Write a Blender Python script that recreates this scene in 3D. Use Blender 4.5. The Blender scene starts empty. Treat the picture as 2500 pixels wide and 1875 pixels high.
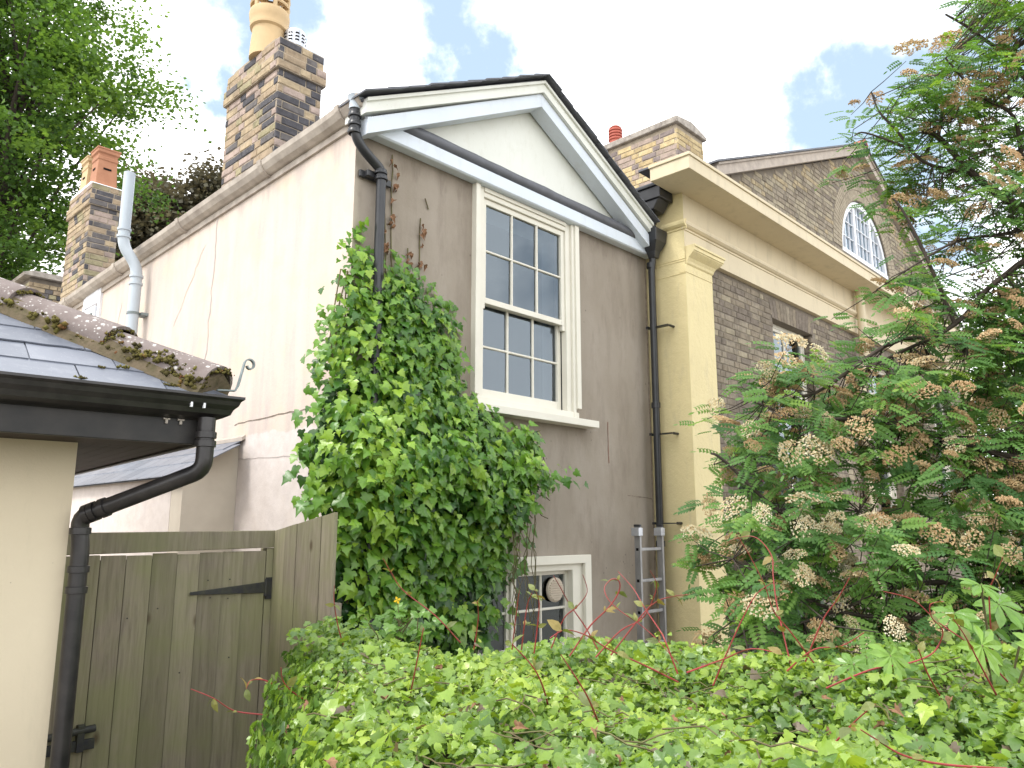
import bpy, math, random
import numpy as np
from mathutils import Vector, Matrix

random.seed(7)
rng = np.random.default_rng(7)
SC = bpy.context.scene
COL = SC.collection
PI = math.pi

# ------------------------------------------------------------------ camera
cam_d = bpy.data.cameras.new("camera")
cam = bpy.data.objects.new("camera", cam_d)
COL.objects.link(cam)
CAM = Vector((-3.05, -4.5, 2.1))
YAW, PITCH = math.radians(43.6), math.atan2(352.5, 1890.0)
cam.location = CAM
cam.rotation_euler = (PI / 2 + PITCH, 0, YAW - PI / 2)
cam_d.sensor_width = 36.0
cam_d.lens = 36.0 * 1890.0 / 2500.0
cam_d.clip_start, cam_d.clip_end = 0.05, 3000.0
SC.camera = cam

# ------------------------------------------------------------------ world, sun, exposure
SUN_DIR = Vector((-0.66, 0.10, 0.86)).normalized()
world = bpy.data.worlds.new("World")
SC.world = world
world.use_nodes = True
wt = world.node_tree
wt.nodes.clear()


def wn(t, **kw):
    n = wt.nodes.new(t)
    for k, v in kw.items():
        setattr(n, k, v)
    return n


w_out = wn("ShaderNodeOutputWorld")
w_sky = wn("ShaderNodeTexSky", sky_type="NISHITA", sun_disc=False)
w_sky.sun_elevation = math.asin(SUN_DIR.z)
w_sky.sun_rotation = math.atan2(SUN_DIR.x, SUN_DIR.y)
w_sky.air_density, w_sky.dust_density, w_sky.ozone_density = 1.0, 1.2, 1.0
w_bg = wn("ShaderNodeBackground")
w_bg.inputs[1].default_value = 0.15
w_tc = wn("ShaderNodeTexCoord")
w_noise = wn("ShaderNodeTexNoise")
w_noise.inputs["Scale"].default_value = 4.2
w_noise.inputs["Detail"].default_value = 9
w_noise.inputs["Roughness"].default_value = 0.62
wt.links.new(w_tc.outputs["Generated"], w_noise.inputs["Vector"])
# gaps in the cloud cover: directions where the blue shows through
GAPS = [((0.520, 0.606, 0.625), 0.13), ((0.552, 0.610, 0.568), 0.10), ((0.574, 0.614, 0.535), 0.06), ((0.351, 0.752, 0.558), 0.13),
        ((0.326, 0.781, 0.532), 0.08), ((0.838, 0.285, 0.455), 0.11), ((0.850, 0.215, 0.475), 0.12), ((0.858, 0.13, 0.495), 0.14),
        ((0.890, 0.262, 0.380), 0.15), ((0.915, 0.235, 0.325), 0.10), ((0.93, 0.05, 0.37), 0.2),
        ((-0.4, 0.55, 0.73), 0.35), ((0.2, -0.6, 0.77), 0.4), ((-0.7, -0.5, 0.5), 0.35), ((0.75, -0.45, 0.5), 0.3)]
w_wob = wn("ShaderNodeTexNoise")
w_wob.inputs["Scale"].default_value = 6.5
w_wob.inputs["Detail"].default_value = 7
w_wob.inputs["Roughness"].default_value = 0.6
wt.links.new(w_tc.outputs["Generated"], w_wob.inputs["Vector"])
w_ctr = wn("ShaderNodeVectorMath", operation="SUBTRACT")
wt.links.new(w_wob.outputs["Color"], w_ctr.inputs[0])
w_ctr.inputs[1].default_value = (0.5, 0.5, 0.5)
w_dir = wn("ShaderNodeVectorMath", operation="MULTIPLY_ADD")     # ragged cloud edges
wt.links.new(w_ctr.outputs[0], w_dir.inputs[0])
w_dir.inputs[1].default_value = (0.24, 0.24, 0.24)
wt.links.new(w_tc.outputs["Generated"], w_dir.inputs[2])
gap_sum = None
for c, r in GAPS:
    cv = Vector(c).normalized()
    d = wn("ShaderNodeVectorMath", operation="DISTANCE")
    wt.links.new(w_dir.outputs[0], d.inputs[0])
    d.inputs[1].default_value = cv
    m = wn("ShaderNodeMapRange")
    m.inputs["From Min"].default_value = 0.0
    m.inputs["From Max"].default_value = r
    m.inputs["To Min"].default_value = 1.0
    m.inputs["To Max"].default_value = 0.0
    wt.links.new(d.outputs["Value"], m.inputs["Value"])
    if gap_sum is None:
        gap_sum = m.outputs["Result"]
    else:
        a = wn("ShaderNodeMath", operation="MAXIMUM")
        wt.links.new(gap_sum, a.inputs[0])
        wt.links.new(m.outputs["Result"], a.inputs[1])
        gap_sum = a.outputs[0]
w_sub = wn("ShaderNodeMath", operation="MULTIPLY_ADD")   # noise - 0.55*gap
wt.links.new(gap_sum, w_sub.inputs[0])
w_sub.inputs[1].default_value = -0.62
wt.links.new(w_noise.outputs["Fac"], w_sub.inputs[2])
w_cov = wn("ShaderNodeMapRange", interpolation_type="SMOOTHSTEP")
w_cov.inputs["From Min"].default_value = 0.04
w_cov.inputs["From Max"].default_value = 0.42
wt.links.new(w_sub.outputs[0], w_cov.inputs["Value"])
w_cl = wn("ShaderNodeValToRGB")
w_cl.color_ramp.elements[0].position = 0.25
w_cl.color_ramp.elements[0].color = (8.4, 8.5, 8.7, 1)
w_cl.color_ramp.elements[1].position = 0.62
w_cl.color_ramp.elements[1].color = (9.6, 9.6, 9.6, 1)
wt.links.new(w_noise.outputs["Fac"], w_cl.inputs["Fac"])
w_haze = wn("ShaderNodeMix", data_type="RGBA")      # thin high haze whitening the blue
w_haze.inputs["Factor"].default_value = 0.78
wt.links.new(w_sky.outputs[0], w_haze.inputs["A"])
w_haze.inputs["B"].default_value = (2.35, 3.0, 3.6, 1)
w_mix = wn("ShaderNodeMix", data_type="RGBA")
wt.links.new(w_cov.outputs["Result"], w_mix.inputs["Factor"])
wt.links.new(w_haze.outputs["Result"], w_mix.inputs["A"])
wt.links.new(w_cl.outputs["Color"], w_mix.inputs["B"])
wt.links.new(w_mix.outputs["Result"], w_bg.inputs[0])
wt.links.new(w_bg.outputs[0], w_out.inputs[0])

sun_d = bpy.data.lights.new("sun", "SUN")
sun_d.energy = 1.25
sun_d.angle = math.radians(14)
sun_d.color = (1.0, 0.96, 0.90)
sun = bpy.data.objects.new("sun", sun_d)
sun.rotation_euler = SUN_DIR.to_track_quat("Z", "Y").to_euler()
sun.location = (-8, 2, 14)
COL.objects.link(sun)

SC.view_settings.view_transform = "Standard"
SC.view_settings.look = "None"
SC.view_settings.exposure = 1.0
SC.view_settings.gamma = 1.0
SC.view_settings.use_curve_mapping = False
SC.cycles.max_bounces = 8
SC.cycles.transparent_max_bounces = 12
SC.cycles.use_denoising = True

# ------------------------------------------------------------------ materials


class NT:
    """small wrapper to write node trees quickly"""

    def __init__(self, name):
        self.m = bpy.data.materials.new(name)
        self.m.use_nodes = True
        self.t = self.m.node_tree
        self.t.nodes.clear()
        self.out = self.t.nodes.new("ShaderNodeOutputMaterial")
        self._pos = None

    def n(self, t, ins=None, **kw):
        n = self.t.nodes.new(t)
        for k, v in kw.items():
            setattr(n, k, v)
        for k, v in (ins or {}).items():
            if hasattr(v, "is_linked") or hasattr(v, "links"):
                self.t.links.new(v, n.inputs[k])
            else:
                n.inputs[k].default_value = v
        return n

    def pos(self, scale=(1, 1, 1)):
        if self._pos is None:
            self._pos = self.n("ShaderNodeNewGeometry").outputs["Position"]
        if scale == (1, 1, 1):
            return self._pos
        return self.n("ShaderNodeVectorMath", {0: self._pos, 1: scale}, operation="MULTIPLY").outputs[0]

    def noise(self, scale, detail=5, rough=0.55, stretch=(1, 1, 1), dist=0.0):
        return self.n("ShaderNodeTexNoise", {"Vector": self.pos(stretch), "Scale": scale, "Detail": detail,
                                             "Roughness": rough, "Distortion": dist}).outputs["Fac"]

    def ramp(self, fac, stops):
        r = self.n("ShaderNodeValToRGB", {"Fac": fac})
        el = r.color_ramp.elements
        while len(el) < len(stops):
            el.new(0.5)
        for e, (p, c) in zip(el, stops):
            e.position = p
            e.color = (c, c, c, 1) if isinstance(c, (int, float)) else (*c, 1)
        return r.outputs["Color"]

    def mix(self, fac, a, b, mode="MIX"):
        n = self.n("ShaderNodeMix", data_type="RGBA", blend_type=mode)
        for k, v in (("Factor", fac), ("A", a), ("B", b)):
            s = [i for i in n.inputs if i.name == k and (i.type == "RGBA" or k == "Factor")]
            s = s[0] if k == "Factor" else s[-1]
            if hasattr(v, "links"):
                self.t.links.new(v, s)
            else:
                s.default_value = v if k == "Factor" else ((*v, 1) if len(v) == 3 else v)
        return [o for o in n.outputs if o.type == "RGBA"][0]

    def bump(self, h, strength=0.2, dist=0.01, normal=None):
        ins = {"Height": h, "Strength": strength, "Distance": dist}
        if normal is not None:
            ins["Normal"] = normal
        return self.n("ShaderNodeBump", ins).outputs["Normal"]

    def done(self, color, rough=0.7, normal=None, spec=0.4, metal=0.0, translucent=None, coat=0.0):
        ins = {"Base Color": color if hasattr(color, "links") else (*color, 1), "Roughness": rough,
               "Specular IOR Level": spec, "Metallic": metal}
        if normal is not None:
            ins["Normal"] = normal
        if coat:
            ins["Coat Weight"] = coat
            ins["Coat Roughness"] = 0.15
        p = self.n("ShaderNodeBsdfPrincipled", ins).outputs[0]
        if translucent:
            f, tc = translucent
            tr = self.n("ShaderNodeBsdfTranslucent", {"Color": tc if hasattr(tc, "links") else (*tc, 1)}).outputs[0]
            p = self.n("ShaderNodeMixShader", {"Fac": f, 1: p, 2: tr}).outputs[0]
        self.t.links.new(p, self.out.inputs[0])
        return self.m


def simple(name, c1, c2=None, scale=12, rough=0.6, bump=0.15, bscale=60, spec=0.4, metal=0.0, stretch=(1, 1, 1), lo=0.35, hi=0.7, bdist=0.004):
    t = NT(name)
    c2 = c2 or tuple(v * 0.75 for v in c1)
    col = t.ramp(t.noise(scale, 6, 0.6, stretch), [(lo, c1), (hi, c2)])
    nb = t.bump(t.noise(bscale, 4, 0.6, stretch), bump, bdist) if bump else None
    return t.done(col, rough, nb, spec, metal)


def leafmat(name, stops, rough=0.38, trans=0.28, spec=0.45, tcol=None):
    t = NT(name)
    tone = t.n("ShaderNodeAttribute", attribute_name="tone").outputs["Fac"]
    col = t.ramp(tone, stops)
    nz = t.noise(35, 3)
    col = t.mix(t.ramp(nz, [(0.35, 0.0), (0.75, 0.45)]), col, t.mix(1.0, col, (0.62, 0.70, 0.55), "MULTIPLY"))
    tc = t.mix(1.0, col, tcol or (1.35, 1.30, 0.55), "MULTIPLY")
    nb = t.bump(t.noise(90, 3), 0.25, 0.004)
    return t.done(col, rough, nb, spec, translucent=(trans, tc))


M = {}
# cream side wall: painted render, stained in vertical streaks, repaired patch near the bottom
t = NT("cream_render")
s1 = t.noise(1.3, 6, 0.62, (1, 1, 0.35))
s2 = t.noise(6, 6, 0.65, (1, 1, 0.16))
s3 = t.noise(2.4, 5, 0.6)
c = t.ramp(s1, [(0.30, (0.61, 0.51, 0.425)), (0.5, (0.65, 0.56, 0.485)), (0.7, (0.55, 0.465, 0.41))])
c = t.mix(t.ramp(s2, [(0.47, 0.0), (0.74, 0.75)]), c, (0.47, 0.40, 0.385))
c = t.mix(t.ramp(s3, [(0.52, 0.0), (0.68, 0.55)]), c, (0.68, 0.54, 0.38))
zz = t.n("ShaderNodeSeparateXYZ", {0: t.pos()})
wob = t.n("ShaderNodeMath", {0: t.noise(5, 4), 1: 0.22, 2: zz.outputs["Z"]}, operation="MULTIPLY_ADD").outputs[0]
low = t.n("ShaderNodeMapRange", {"Value": wob, "From Min": 2.94, "From Max": 2.96, "To Min": 0.75, "To Max": 0.0}).outputs[0]
c = t.mix(low, c, t.ramp(t.noise(9, 6, 0.65), [(0.35, (0.74, 0.68, 0.65)), (0.72, (0.60, 0.54, 0.51))]))
top = t.n("ShaderNodeMapRange", {"Value": t.n("ShaderNodeMath", {0: s2, 1: 0.5, 2: zz.outputs["Z"]}, operation="MULTIPLY_ADD").outputs[0],
                                 "From Min": 5.1, "From Max": 5.32, "To Min": 0.0, "To Max": 0.5}).outputs[0]
c = t.mix(top, c, (0.40, 0.33, 0.27))
nb = t.bump(t.noise(28, 6, 0.7), 0.22, 0.012)
M["cream"] = t.done(c, 0.85, nb, 0.25)

# brown-grey front render
t = NT("brown_render")
s1 = t.noise(1.6, 6, 0.62, (1, 1, 0.6))
s2 = t.noise(5, 7, 0.7, (1, 1, 0.25))
c = t.ramp(s1, [(0.28, (0.265, 0.226, 0.180)), (0.5, (0.310, 0.268, 0.220)), (0.72, (0.360, 0.316, 0.268))])
c = t.mix(t.ramp(s2, [(0.5, 0.0), (0.78, 0.6)]), c, (0.16, 0.125, 0.10))
sp = t.n("ShaderNodeTexVoronoi", {"Vector": t.pos((1, 1, 0.8)), "Scale": 13.0, "Randomness": 1.0}).outputs["Distance"]
spm = t.n("ShaderNodeMath", {0: t.ramp(sp, [(0.03, 1.0), (0.12, 0.0)]), 1: t.ramp(t.noise(2.0, 2), [(0.5, 0.0), (0.62, 0.8)])}, operation="MULTIPLY").outputs[0]
c = t.mix(spm, c, (0.11, 0.085, 0.07))
lp = t.n("ShaderNodeTexVoronoi", {"Vector": t.pos(), "Scale": 34.0}).outputs["Distance"]
lpm = t.n("ShaderNodeMath", {0: t.ramp(lp, [(0.04, 1.0), (0.14, 0.0)]), 1: t.ramp(t.noise(1.7, 3), [(0.5, 0.0), (0.66, 0.55)])}, operation="MULTIPLY").outputs[0]
c = t.mix(lpm, c, (0.42, 0.38, 0.34))
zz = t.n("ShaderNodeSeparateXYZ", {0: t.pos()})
# darker splotches towards the top, under the eaves board
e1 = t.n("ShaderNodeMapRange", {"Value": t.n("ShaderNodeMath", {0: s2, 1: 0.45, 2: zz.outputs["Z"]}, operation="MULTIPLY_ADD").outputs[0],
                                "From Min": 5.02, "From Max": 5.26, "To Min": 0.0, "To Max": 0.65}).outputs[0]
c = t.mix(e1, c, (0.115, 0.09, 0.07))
# pale limewash edge left at the corner
xe = t.n("ShaderNodeMapRange", {"Value": t.n("ShaderNodeMath", {0: s2, 1: 0.16, 2: zz.outputs["X"]}, operation="MULTIPLY_ADD").outputs[0],
                                "From Min": 0.09, "From Max": 0.14, "To Min": 0.55, "To Max": 0.0}).outputs[0]
c = t.mix(xe, c, (0.48, 0.42, 0.34))
nb = t.bump(t.noise(45, 6, 0.7), 0.25, 0.008)
nb = t.bump(t.noise(3, 4, 0.6), 0.2, 0.03, nb)
M["brown"] = t.done(c, 0.85, nb, 0.25)

# yellow masonry paint with trowelled relief
t = NT("yellow_paint")
c = t.ramp(t.noise(2.2, 6, 0.6), [(0.3, (0.75, 0.64, 0.355)), (0.7, (0.69, 0.585, 0.325))])
c = t.mix(t.ramp(t.noise(8, 6, 0.7, (1, 1, 0.2)), [(0.54, 0.0), (0.80, 0.6)]), c, (0.47, 0.40, 0.27))
nb = t.bump(t.noise(13, 7, 0.7), 0.6, 0.016)
M["yellow"] = t.done(c, 0.6, nb, 0.3)
t = NT("cream_masonry")
c = t.ramp(t.noise(1.5, 6, 0.6), [(0.3, (0.66, 0.57, 0.40)), (0.7, (0.60, 0.515, 0.36))])
c = t.mix(t.ramp(t.noise(7, 6, 0.7, (1, 1, 0.3)), [(0.52, 0.0), (0.78, 0.55)]), c, (0.40, 0.345, 0.235))
M["cream_trim"] = t.done(c, 0.6, t.bump(t.noise(30, 5, 0.65), 0.2, 0.006), 0.3)
t = NT("bungalow_render")
c = t.ramp(t.noise(1.6, 6, 0.6), [(0.3, (0.63, 0.55, 0.41)), (0.7, (0.58, 0.50, 0.37))])
c = t.mix(t.ramp(t.noise(9, 6, 0.7, (1, 1, 0.2)), [(0.54, 0.0), (0.82, 0.45)]), c, (0.46, 0.41, 0.30))
v = t.n("ShaderNodeTexVoronoi", {"Vector": t.pos(), "Scale": 17.0}).outputs["Distance"]
c = t.mix(t.n("ShaderNodeMath", {0: t.ramp(v, [(0.02, 0.8), (0.06, 0.0)]), 1: t.ramp(t.noise(4, 2), [(0.52, 0.0), (0.6, 1.0)])}, operation="MULTIPLY").outputs[0], c, (0.25, 0.22, 0.17))
M["garage_cream"] = t.done(c, 0.8, t.bump(t.noise(90, 5, 0.7), 0.3, 0.005), 0.2)
M["white_gloss"] = simple("white_gloss_paint", (0.80, 0.80, 0.79), (0.74, 0.74, 0.73), 3, 0.35, 0.06, 40, 0.45)
def board_paint(name, c1, c2, grime):
    t = NT(name)
    c = t.ramp(t.noise(2.2, 5, 0.6), [(0.3, c1), (0.7, c2)])
    c = t.mix(t.ramp(t.noise(7, 6, 0.7, (1, 1, 0.45)), [(0.52, 0.0), (0.80, 0.45)]), c, grime)
    v = t.n("ShaderNodeTexVoronoi", {"Vector": t.pos(), "Scale": 21.0}).outputs["Distance"]
    c = t.mix(t.n("ShaderNodeMath", {0: t.ramp(v, [(0.03, 0.7), (0.09, 0.0)]), 1: t.ramp(t.noise(3, 2), [(0.52, 0.0), (0.6, 1.0)])}, operation="MULTIPLY").outputs[0], c, tuple(g * .6 for g in grime))
    return t.done(c, 0.5, t.bump(t.noise(35, 5, 0.65), 0.12, 0.004), 0.35)


M["fascia_white"] = board_paint("bluish_white_paint", (0.67, 0.73, 0.81), (0.62, 0.675, 0.74), (0.46, 0.46, 0.42))
M["tympanum"] = board_paint("offwhite_board", (0.75, 0.76, 0.71), (0.69, 0.70, 0.64), (0.50, 0.49, 0.40))
M["window_cream"] = simple("cream_window_paint", (0.74, 0.71, 0.62), (0.69, 0.66, 0.57), 4, 0.42, 0.1, 50, 0.4)
M["lead"] = simple("lead_sheet", (0.105, 0.11, 0.128), (0.075, 0.078, 0.09), 6, 0.5, 0.2, 25, 0.5)
M["slate"] = simple("grey_slate", (0.13, 0.135, 0.155), (0.08, 0.083, 0.097), 7, 0.6, 0.25, 40, 0.4)
t = NT("bungalow_slate")
oi = t.n("ShaderNodeObjectInfo").outputs["Random"]
c = t.ramp(oi, [(0.0, (0.115, 0.128, 0.160)), (1.0, (0.175, 0.19, 0.23))])
c = t.mix(t.ramp(t.noise(14, 6, 0.7), [(0.5, 0.0), (0.8, 0.55)]), c, (0.26, 0.275, 0.31))
ls = t.n("ShaderNodeTexVoronoi", {"Vector": t.pos(), "Scale": 60.0}).outputs["Distance"]
c = t.mix(t.ramp(ls, [(0.05, 0.6), (0.13, 0.0)]), c, (0.42, 0.43, 0.44))
M["bslate"] = t.done(c, 0.42, t.bump(t.noise(40, 5, 0.65), 0.2, 0.004), 0.5)
# hip tile with lichen
t = NT("lichened_tile")
c = t.ramp(t.noise(9, 6, 0.65), [(0.3, (0.155, 0.125, 0.115)), (0.7, (0.225, 0.19, 0.18))])
for sc, lo, hi, colr in ((26, 0.13, 0.26, (0.60, 0.59, 0.56)), (60, 0.12, 0.28, (0.48, 0.46, 0.44)), (11, 0.09, 0.15, (0.72, 0.72, 0.70))):
    v = t.n("ShaderNodeTexVoronoi", {"Vector": t.pos(), "Scale": float(sc)}).outputs["Distance"]
    mk = t.n("ShaderNodeMath", {0: t.ramp(v, [(lo, 1.0), (hi, 0.0)]), 1: t.ramp(t.noise(sc * 0.22, 3), [(0.44, 0.0), (0.52, 1.0)])}, operation="MULTIPLY").outputs[0]
    c = t.mix(mk, c, colr)
M["tile"] = t.done(c, 0.9, t.bump(t.noise(70, 6, 0.7), 0.5, 0.006), 0.2)
M["mortar_dirty"] = simple("mossy_mortar", (0.16, 0.125, 0.085), (0.09, 0.08, 0.045), 20, 0.95, 0.6, 50, 0.1, bdist=0.01)
t = NT("moss")
tone = t.n("ShaderNodeAttribute", attribute_name="tone").outputs["Fac"]
c = t.ramp(tone, [(0.0, (0.06, 0.052, 0.022)), (0.45, (0.105, 0.09, 0.03)), (0.8, (0.135, 0.125, 0.032)), (1.0, (0.17, 0.075, 0.035))])
M["moss"] = t.done(c, 0.95, t.bump(t.noise(160, 4), 0.8, 0.006), 0.1)
M["black_gutter"] = simple("black_gutter_paint", (0.012, 0.011, 0.012), (0.032, 0.029, 0.028), 11, 0.33, 0.15, 45, 0.5)
M["black_board"] = simple("black_fascia_paint", (0.010, 0.010, 0.010), (0.026, 0.023, 0.021), 9, 0.5, 0.1, 30, 0.4)
M["black_pipe"] = simple("black_pipe_paint", (0.018, 0.019, 0.022), (0.03, 0.031, 0.034), 8, 0.34, 0.08, 40, 0.5)
M["soffit"] = simple("brown_soffit", (0.045, 0.032, 0.026), (0.028, 0.02, 0.016), 6, 0.7, 0.2, 40, 0.3, stretch=(0.2, 1, 1))
M["grey_pvc"] = simple("grey_plastic", (0.46, 0.52, 0.57), (0.43, 0.48, 0.53), 6, 0.4, 0.03, 30, 0.4)
M["iron"] = simple("weathered_galvanised_iron", (0.22, 0.26, 0.265), (0.16, 0.19, 0.19), 25, 0.55, 0.2, 60, 0.5)
M["black_iron"] = simple("old_black_iron", (0.022, 0.023, 0.028), (0.045, 0.047, 0.03), 22, 0.6, 0.3, 60, 0.4)
M["gutter_stone"] = simple("weathered_cream_gutter", (0.56, 0.50, 0.43), (0.36, 0.31, 0.265), 7, 0.75, 0.3, 35, 0.25, stretch=(1, 1, 1))
M["stone"] = simple("lichened_stone", (0.46, 0.42, 0.37), (0.24, 0.21, 0.185), 14, 0.9, 0.5, 50, 0.2, bdist=0.008)
M["pale_stone"] = simple("pale_ridge_stone", (0.50, 0.44, 0.38), (0.38, 0.33, 0.29), 9, 0.9, 0.4, 50, 0.2)
M["buff_pot"] = simple("buff_clay", (0.58, 0.42, 0.23), (0.50, 0.36, 0.20), 5, 0.65, 0.15, 40, 0.3)
M["terracotta"] = simple("terracotta", (0.44, 0.215, 0.125), (0.36, 0.165, 0.095), 6, 0.75, 0.25, 40, 0.25)
M["red_pot"] = simple("red_clay", (0.42, 0.11, 0.075), (0.34, 0.085, 0.06), 6, 0.6, 0.15, 40, 0.3)
M["cowl"] = simple("galvanised_steel", (0.54, 0.56, 0.60), (0.42, 0.44, 0.48), 14, 0.35, 0.05, 40, 0.5, metal=0.6)
M["dark_fill"] = simple("near_black_fill", (0.012, 0.011, 0.012), None, 5, 0.9, 0, 10, 0.1)  # near-black fill for openings; also painted shade at the sash lining
M["mortar_buff"] = simple("buff_mortar", (0.42, 0.355, 0.27), (0.31, 0.26, 0.20), 16, 0.95, 0.4, 70, 0.1)
M["mortar_grey"] = simple("sooty_mortar", (0.235, 0.205, 0.17), (0.17, 0.148, 0.122), 9, 0.95, 0.4, 70, 0.1)
M["alu"] = simple("scuffed_aluminium", (0.36, 0.36, 0.365), (0.24, 0.24, 0.245), 18, 0.45, 0.25, 60, 0.5, metal=0.55, stretch=(1, 1, 0.3))
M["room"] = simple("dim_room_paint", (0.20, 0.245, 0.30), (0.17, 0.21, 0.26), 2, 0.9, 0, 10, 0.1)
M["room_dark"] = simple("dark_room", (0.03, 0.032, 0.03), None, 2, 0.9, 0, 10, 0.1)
M["curtain"] = simple("curtain_cloth", (0.30, 0.28, 0.25), (0.20, 0.19, 0.17), 25, 0.9, 0.3, 40, 0.1, stretch=(1, 1, 0.05))
M["upvc"] = simple("white_plastic", (0.78, 0.80, 0.84), (0.74, 0.76, 0.80), 3, 0.35, 0.03, 30, 0.45)
M["vent_plastic"] = simple("yellowed_vent_plastic", (0.60, 0.52, 0.42), (0.52, 0.45, 0.36), 12, 0.5, 0.05, 40, 0.4)
M["bark"] = simple("grey_bark", (0.075, 0.06, 0.05), (0.045, 0.036, 0.03), 20, 0.9, 0.6, 60, 0.2, stretch=(1, 1, 0.3))
M["ivy_stem"] = simple("ivy_stem_bark", (0.10, 0.075, 0.045), (0.15, 0.15, 0.06), 20, 0.8, 0.3, 60, 0.2)
M["red_stem"] = simple("red_dogwood_bark", (0.34, 0.045, 0.05), (0.20, 0.045, 0.03), 9, 0.45, 0.15, 80, 0.4)
M["dead"] = simple("dead_brown_leaf", (0.27, 0.15, 0.085), (0.17, 0.095, 0.055), 30, 0.85, 0.5, 80, 0.2)
M["ground"] = simple("pale_bounce_ground", (0.29, 0.265, 0.225), (0.21, 0.19, 0.16), 60, 0.95, 0.6, 90, 0.1, bdist=0.02)  # unseen ground, made pale to bounce light onto soffits and walls
M["crack"] = simple("crack_filler", (0.54, 0.485, 0.455), (0.47, 0.42, 0.39), 18, 0.9, 0.2, 60, 0.1)
M["crack_dark"] = simple("open_crack", (0.16, 0.125, 0.10), (0.32, 0.27, 0.22), 25, 0.95, 0.2, 60, 0.1)
M["rust"] = simple("rust_run", (0.24, 0.12, 0.085), (0.25, 0.19, 0.155), 14, 0.9, 0.1, 60, 0.1, stretch=(1, 1, 0.2))
t = NT("weathered_timber")      # greenish, algae on grey-brown softwood
oi = t.n("ShaderNodeObjectInfo").outputs["Random"]
g = t.noise(9, 7, 0.65, (5, 5, 0.35), 0.6)
c = t.ramp(g, [(0.3, (0.29, 0.252, 0.195)), (0.5, (0.235, 0.205, 0.155)), (0.72, (0.155, 0.134, 0.104))])
c = t.mix(t.ramp(t.noise(2.6, 5, 0.6), [(0.36, 0.0), (0.62, 0.65)]), c, (0.215, 0.225, 0.105))
kn = t.n("ShaderNodeTexVoronoi", {"Vector": t.pos((1, 1, 0.5)), "Scale": 4.3}).outputs["Distance"]
c = t.mix(t.ramp(kn, [(0.04, 0.75), (0.10, 0.0)]), c, (0.07, 0.045, 0.025))
c = t.mix(1.0, c, t.ramp(oi, [(0.0, 0.82), (1.0, 1.14)]), "MULTIPLY")
M["timber"] = t.done(c, 0.85, t.bump(g, 0.35, 0.004), 0.2)

# glass: clear pane with a sky reflection
t = NT("window_glass")
fr = t.n("ShaderNodeFresnel", {"IOR": 2.1}).outputs[0]
gl = t.n("ShaderNodeBsdfGlossy", {"Roughness": 0.02, "Color": (0.78, 0.90, 1, 1), "Normal": t.bump(t.noise(2.0, 1), 0.03, 0.02)}).outputs[0]
tr = t.n("ShaderNodeBsdfTransparent", {"Color": (0.80, 0.86, 0.88, 1)}).outputs[0]
ms = t.n("ShaderNodeMixShader", {"Fac": fr, 1: tr, 2: gl}).outputs[0]
t.t.links.new(ms, t.out.inputs[0])
M["glass"] = t.m

# bricks: one small palette per wall
def brickmat(name, c):
    t = NT(name)
    d = tuple(v * 0.70 for v in c)
    l = tuple(min(.8, v * 1.18 + .012) for v in c)
    col = t.ramp(t.noise(13, 6, 0.68), [(0.30, d), (0.52, c), (0.72, l)])
    col = t.mix(t.ramp(t.noise(3.1, 5, 0.62), [(0.50, 0.0), (0.70, 0.55)]), col, tuple(v * .42 + .012 for v in c))
    col = t.mix(t.ramp(t.noise(24, 4, 0.6), [(0.64, 0.0), (0.74, 0.5)]), col, (0.40, 0.36, 0.30))
    nb = t.bump(t.noise(55, 5, 0.7), 0.6, 0.007)
    return t.done(col, 0.92, nb, 0.15)


PAL_CHIM = [brickmat("brick_buff", (0.43, 0.34, 0.225)), brickmat("brick_tan", (0.37, 0.285, 0.195)), brickmat("brick_pinkish", (0.40, 0.315, 0.27)),
            brickmat("brick_sooty", (0.155, 0.142, 0.138)), brickmat("brick_black", (0.095, 0.092, 0.10)), brickmat("brick_olive", (0.33, 0.29, 0.18))]
PAL_BROWN = [brickmat("brick_umber", (0.26, 0.218, 0.165)), brickmat("brick_greybrown", (0.285, 0.245, 0.19)), brickmat("brick_dull", (0.225, 0.19, 0.148)),
             brickmat("brick_lighter", (0.345, 0.30, 0.22)), brickmat("brick_dark", (0.20, 0.168, 0.138)), brickmat("brick_straw", (0.38, 0.31, 0.20))]
M["gauged"] = brickmat("gauged_brick", (0.36, 0.31, 0.235))
PAL_YEL = [brickmat("brick_straw_stack", (0.54, 0.43, 0.245)), brickmat("brick_ochre", (0.48, 0.37, 0.205)), brickmat("brick_mauve", (0.38, 0.30, 0.25)),
           brickmat("brick_soot_stack", (0.25, 0.205, 0.19))]

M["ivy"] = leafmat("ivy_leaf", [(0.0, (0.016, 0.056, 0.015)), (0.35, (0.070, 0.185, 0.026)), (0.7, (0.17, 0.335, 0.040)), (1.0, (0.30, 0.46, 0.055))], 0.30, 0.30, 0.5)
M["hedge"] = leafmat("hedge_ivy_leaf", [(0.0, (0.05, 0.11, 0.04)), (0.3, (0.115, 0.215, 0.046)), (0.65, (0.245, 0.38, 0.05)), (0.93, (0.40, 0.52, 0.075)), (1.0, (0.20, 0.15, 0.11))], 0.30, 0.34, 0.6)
M["rowan_leaf"] = leafmat("rowan_leaf", [(0.0, (0.075, 0.175, 0.06)), (0.5, (0.145, 0.285, 0.075)), (0.85, (0.21, 0.35, 0.07)), (1.0, (0.27, 0.40, 0.07))], 0.5, 0.46, 0.35)
t = NT("rowan_flower")
tone = t.n("ShaderNodeAttribute", attribute_name="tone").outputs["Fac"]
c = t.ramp(tone, [(0.0, (0.36, 0.225, 0.115)), (0.4, (0.58, 0.405, 0.225)), (0.7, (0.62, 0.50, 0.30)), (1.0, (0.74, 0.70, 0.52))])
M["flower"] = t.done(c, 0.9, None, 0.15, translucent=(0.25, c))
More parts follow.
